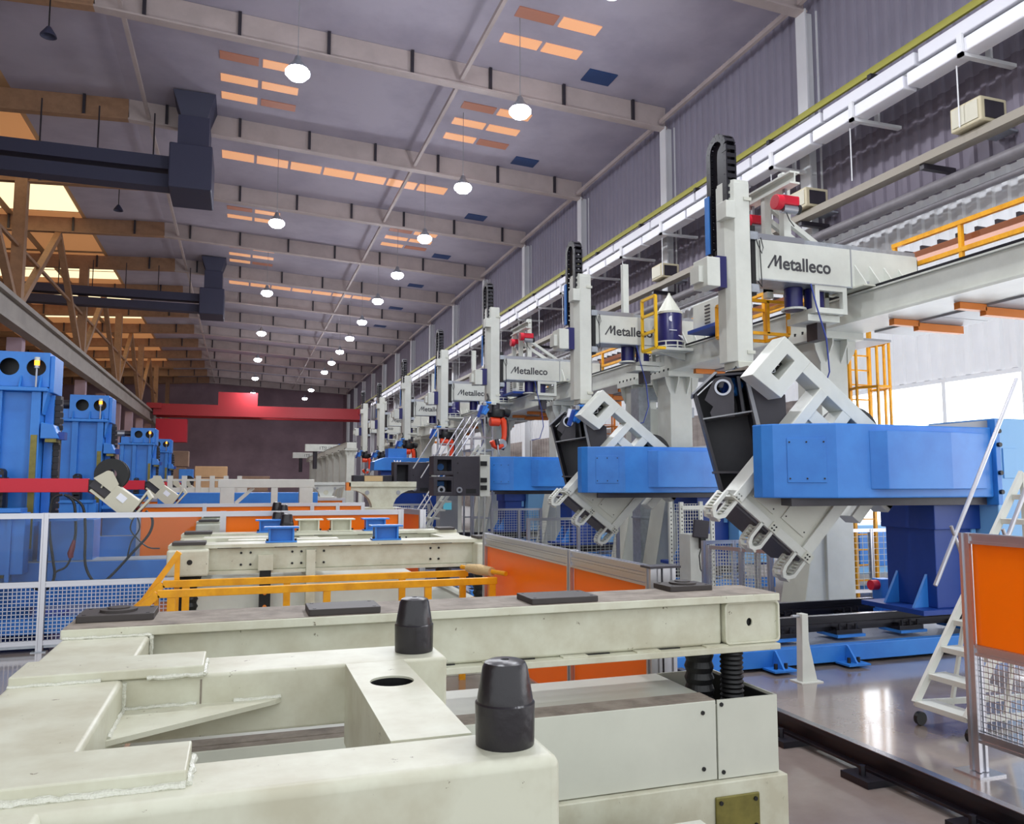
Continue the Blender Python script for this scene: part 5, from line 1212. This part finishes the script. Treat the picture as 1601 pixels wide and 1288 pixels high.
# hanging hoses at the nearest feeder
def hose(pts, lab, r=.018, m='cable'):
    P = [Vector(p) for p in pts]; out = []
    for i in range(len(P)-1):
        p0 = P[max(i-1,0)]; p1 = P[i]; p2 = P[i+1]; p3 = P[min(i+2,len(P)-1)]
        for k in range(6):
            s = k/6; out.append(.5*((2*p1)+(p2-p0)*s+(2*p0-5*p1+4*p2-p3)*s*s+(3*p1-p0-3*p2+p3)*s**3))
    out.append(P[-1])
    return tag(MB().tube(out, r, 8).build('hose', m, smooth=True), lab, 'hose', 'black hoses hanging from the red boom')
Y = 12.38
hose([(-2.30,Y,2.06),(-2.42,Y,1.98),(-2.44,Y,1.6),(-2.38,Y,1.2),(-2.35,Y,.95),(-2.45,Y,.78),(-2.6,Y,.82)], 'black hose looping down left of the red plug')
hose([(-2.28,Y,2.06),(-2.16,Y,1.95),(-2.12,Y,1.6),(-2.13,Y,1.42)], 'black hose ending in the red plug')
hose([(-2.24,Y,2.05),(-2.05,Y,1.9),(-2.0,Y,1.55),(-1.98,Y,1.1),(-1.85,Y,.86),(-1.7,Y,.9),(-1.4,Y,1.25),(-1.2,Y,1.5),(-1.16,Y,1.7),(-1.25,Y,1.83)], 'black hose sweeping in a wide loop to the feeder')
hose([(-1.36,Y,1.84),(-1.44,Y,1.6),(-1.35,Y,1.45),(-1.2,Y,1.32),(-1.05,Y,1.3)], 'thin black hose below the feeder housing', .01)
hose([(-1.40,Y,1.84),(-1.32,Y,1.6),(-1.42,Y,1.4),(-1.46,Y,1.2)], 'second thin black hose below the feeder housing', .01)
pg = MB().tube([(-2.13,Y,1.44),(-2.15,Y,1.34),(-2.17,Y,1.26),(-2.16,Y,1.2)], [.02,.035,.04,.03], 10).build('cable_plug', 'dark_red', smooth=True); tag(pg, 'dark red cable plug hanging from a hose', 'plug')
hose([(-2.16,Y,1.2),(-2.22,Y,1.08),(-2.33,Y,1.02),(-2.36,Y,.96)], 'short black lead below the red plug', .014)
# white rack behind the second feeder
t = thing('feeder_rack', 'long white machine rack behind the second and third wire feeders', 'rack', (-1.2, 26.5, 0))
MB().box(-2.6, 0.2, 26.4, 26.7, 1.9, 2.1).build('beam', 'white', t); MB().box(-2.6, .2, 26.4, 26.7, 2.3, 2.36).build('beam', 'white', t)
for k in range(7): MB().box(-2.5+.4*k, -2.36+.4*k, 26.36, 26.6, 1.9, 2.46).build('upright', 'white', t)
for x in (-2.5, .05): MB().box(x, x+.12, 26.4, 26.7, 0, 1.9).build('leg', 'white', t)
# ================================================================== BEHIND THE GANTRY
t = thing('perforated_rack', 'white perforated upright rack behind the orange screen end', 'rack', (8.5, 14.1, 0))
for x in (8.25, 8.95):
    for y in (13.98, 14.4):
        p = MB().box(x-.04, x+.04, y-.03, y+.03, 0, 1.85).build('upright', 'white', t)
        q = MB()
        for k in range(21): q.box(x-.01, x+.01, y-.034, y-.03, .1+.08*k, .13+.08*k)
        q.build('slots', 'charcoal', p, kind='stuff')
for z in (.3, 1.0, 1.7): MB().box(8.25, 8.95, 13.93, 13.95, z, z+.08).build('shelf_beam', 'white', t)
wire_mesh((8.29, 14.42, .2), (.62, 0, 0), (0, 0, 1.6), 10, 24, t, .005, 'white')
t = thing('control_pedestal', 'pale control pedestal with black handheld panel hung on it', 'control box', (8.3, 13.6, 0))
MB().box(8.15, 8.6, 13.5, 13.9, .0, 1.25).build('housing', 'white', t, bevel=.01)
for z in (.55, .95): MB().box(8.5, 8.58, 13.488, 13.5, z, z+.12).build('latch', 'jet', t)
MB().bar((8.32, 13.42, 1.18), (8.36, 13.42, 1.52), .34, .05, up=(0,1,0)).build('teach_panel', 'charcoal', t, bevel=.02)
MB().box(8.32, 8.44, 13.40, 13.48, .98, 1.25).build('panel_grip', 'jet', t, bevel=.01)
MB().tube([(8.34,13.42,1.0),(8.28,13.40,.85),(8.3,13.4,.6),(8.42,13.4,.42)], .012, 8).build('cable', 'cable', t)
for (x, y, lab) in ((8.90, 16.92, 'silver galvanised duct column between two gantry legs'), (11.8, 21.0, 'silver galvanised duct by the wall, behind the second gantry legs')):
    t = thing('silver_duct', lab, 'duct', (x, y, 0))
    MB().box(x, x+.3, y, y+.4, 0, 4.2).build('shaft', 'galv', t); MB().box(x, x+1.1, y, y+.4, 4.2, 4.5).build('elbow', 'galv', t); MB().box(x+.3, x+.55, y+.02, y+.35, 0, 4.0).build('casing', 'white', t)
    for z in (1.4, 2.8): MB().box(x-.02, x+.32, y-.02, y+.42, z, z+.04).build('flange', 'galv', t)
def cage(x, y, z1, lab, m='yellow'):
    t = thing('caged_ladder', lab, 'ladder', (x, y, 0), 'yellow caged ladders by the wall')
    for dx in (0, .5): MB().box(x+dx-.03, x+dx+.03, y-.03, y+.03, 0, z1).build('stile', m, t)
    k = 0
    while .3+.3*k < z1: MB().box(x, x+.5, y-.015, y+.015, .29+.3*k, .32+.3*k).build('rung', m, t); k += 1
    for z in (2.3, 3.2, 4.1, 5.0):
        if z < z1: MB().tube([(x, y, z), (x-.1, y-.3, z), (x+.1, y-.65, z), (x+.4, y-.65, z), (x+.6, y-.3, z), (x+.5, y, z)], .03, 6).build('hoop', m, t)
    for (dx, dy) in ((.1,-.64),(.4,-.64),(-.1,-.3),(.6,-.3)): MB().box(x+dx-.02, x+dx+.02, y+dy-.02, y+dy+.02, 2.3, min(z1, 5.0)).build('cage_bar', m, t)
cage(11.6, 13.0, 5.1, 'yellow caged ladder behind the nearest gantry column')
cage(11.5, 24.6, 5.0, 'yellow caged ladder behind the second positioner pair', 'orange_paint')
# blue machine and console near the window
t = thing('blue_machine', 'pale blue machine on the floor near the bright window', 'machine', (12.9, 14.3, 0))
MB().box(12.0, 13.8, 13.6, 15.0, .35, 1.35).build('housing', 'blue_pale', t, bevel=.02); MB().box(11.9, 13.9, 13.5, 15.1, .15, .35).build('sill', 'grey_paint', t); MB().box(12.1, 13.7, 13.7, 14.9, 0, .15).build('foot', 'blue', t)
MB().box(12.2, 13.0, 13.57, 13.6, .5, 1.2).build('door', 'blue', t, bevel=.01)
t = thing('console', 'blue console with tilted grey screen near the window', 'control box', (12.3, 12.2, 0))
MB().box(12.35, 12.5, 12.1, 12.3, 0, 1.0).build('column', 'grey_paint', t); MB().box(12.1, 12.7, 11.95, 12.45, 1.0, 1.35).build('housing', 'blue', t, bevel=.02); MB().bar((11.95, 12.2, 1.05), (12.12, 12.2, 1.42), .5, .06, up=(1,0,0)).build('screen', 'grey_paint', t, bevel=.02)
MB().box(12.2, 12.65, 12.0, 12.4, 0, .02).build('foot', 'grey_paint', t)
mesh_gate((10.6, 12.4), (12.0, 12.3), .2, 1.36, 'low mesh guard in front of the pale blue machine', 12, 10)
# blue machine with white lettering beyond the fourth positioner
t = thing('blue_press', 'large blue machine housing with white letter beyond the fourth positioner', 'machine', (6, 31, 0))
MB().prism([(4.7,2.72),(4.72,3.05),(5.1,3.2),(8.0,3.2),(8.0,2.72)], 'y', 30, 31).build('hood', 'blue', t, bevel=.01); MB().box(5.25, 5.95, 30.1, 30.8, 3.2, 3.55).build('top_box', 'blue', t)
MB().box(5.0, 7.8, 30.2, 30.9, .3, 2.72).build('body', 'blue_dark', t); MB().box(4.9, 7.9, 30.1, 31.0, 0, .3).build('foot', 'blue_dark', t)
text('W', .25, 'white_print', 'lettering', t, Matrix.Translation((5.45-6, 29.99-31, 2.92)) @ Matrix.Rotation(R(90), 4, 'X'), offset=.01)
t = thing('cable_cabinet', 'grey cabinet with lit screen behind the stair tower', 'cabinet', (5.0, 21.8, 0))
MB().box(5.6, 6.15, 23.2, 23.7, 0, 1.9).build('housing', 'grey_paint', t, bevel=.01); MB().box(5.7, 5.95, 23.185, 23.2, 1.45, 1.7).build('screen', 'screen', t)
# far gantry arms with lettering
for (x, y, lab) in ((5.5, 75, 'distant white gantry arm with lettering, nearer one'), (5.6, 95, 'distant white gantry arm with lettering, farther one')):
    t = thing('far_arm', lab, 'gantry arm', (x, y, 0), 'distant lettered gantry arms')
    MB().box(x, x+3.2, y, y+.6, 5.2, 5.85).build('arm', 'white', t); MB().box(x+1.9, x+2.4, y+.1, y+.5, 0, 5.2).build('post', 'white', t); MB().box(x+3.0, x+3.6, y-.05, y+.65, 5.25, 5.9).build('motor', 'blue', t)
    MB().cyl((x+.9, y+.3, 3.6), (x+.9, y+.3, 5.2), .2, n=10).build('mast', 'charcoal', t)
    text('1TSUAL', .42, 'logo', 'lettering', t, Matrix.Translation((1.2, -.01, 5.36)) @ Matrix.Rotation(R(90), 4, 'X'))
# clutter far down the hall
for (x, y, sx, h, m, lab) in ((-4.4, 62, 1.6, 4.6, 'brown_far', 'tall brown stack far down the hall, left of the white portal'), (-2.2, 66, 2.4, 3.6, 'left_deck', 'pale brown crate stack far down the hall'), (-3.4, 56, .9, 3.2, 'blue', 'blue far container between the brown stacks'), (1.2, 82, 3.0, 3.0, 'brown_far', 'wide brown stack at the far end of the hall')):
    t = thing('crate_stack', lab, 'crates', (x, y, 0), 'far crate stacks')
    n = 4; hh = h/n
    for k in range(n): MB().box(x-sx/2+.05*(k % 2), x+sx/2-.08*(k % 3), y, y+1.2, k*hh+.02, (k+1)*hh-.02).build('crate', m, t, bevel=.03)
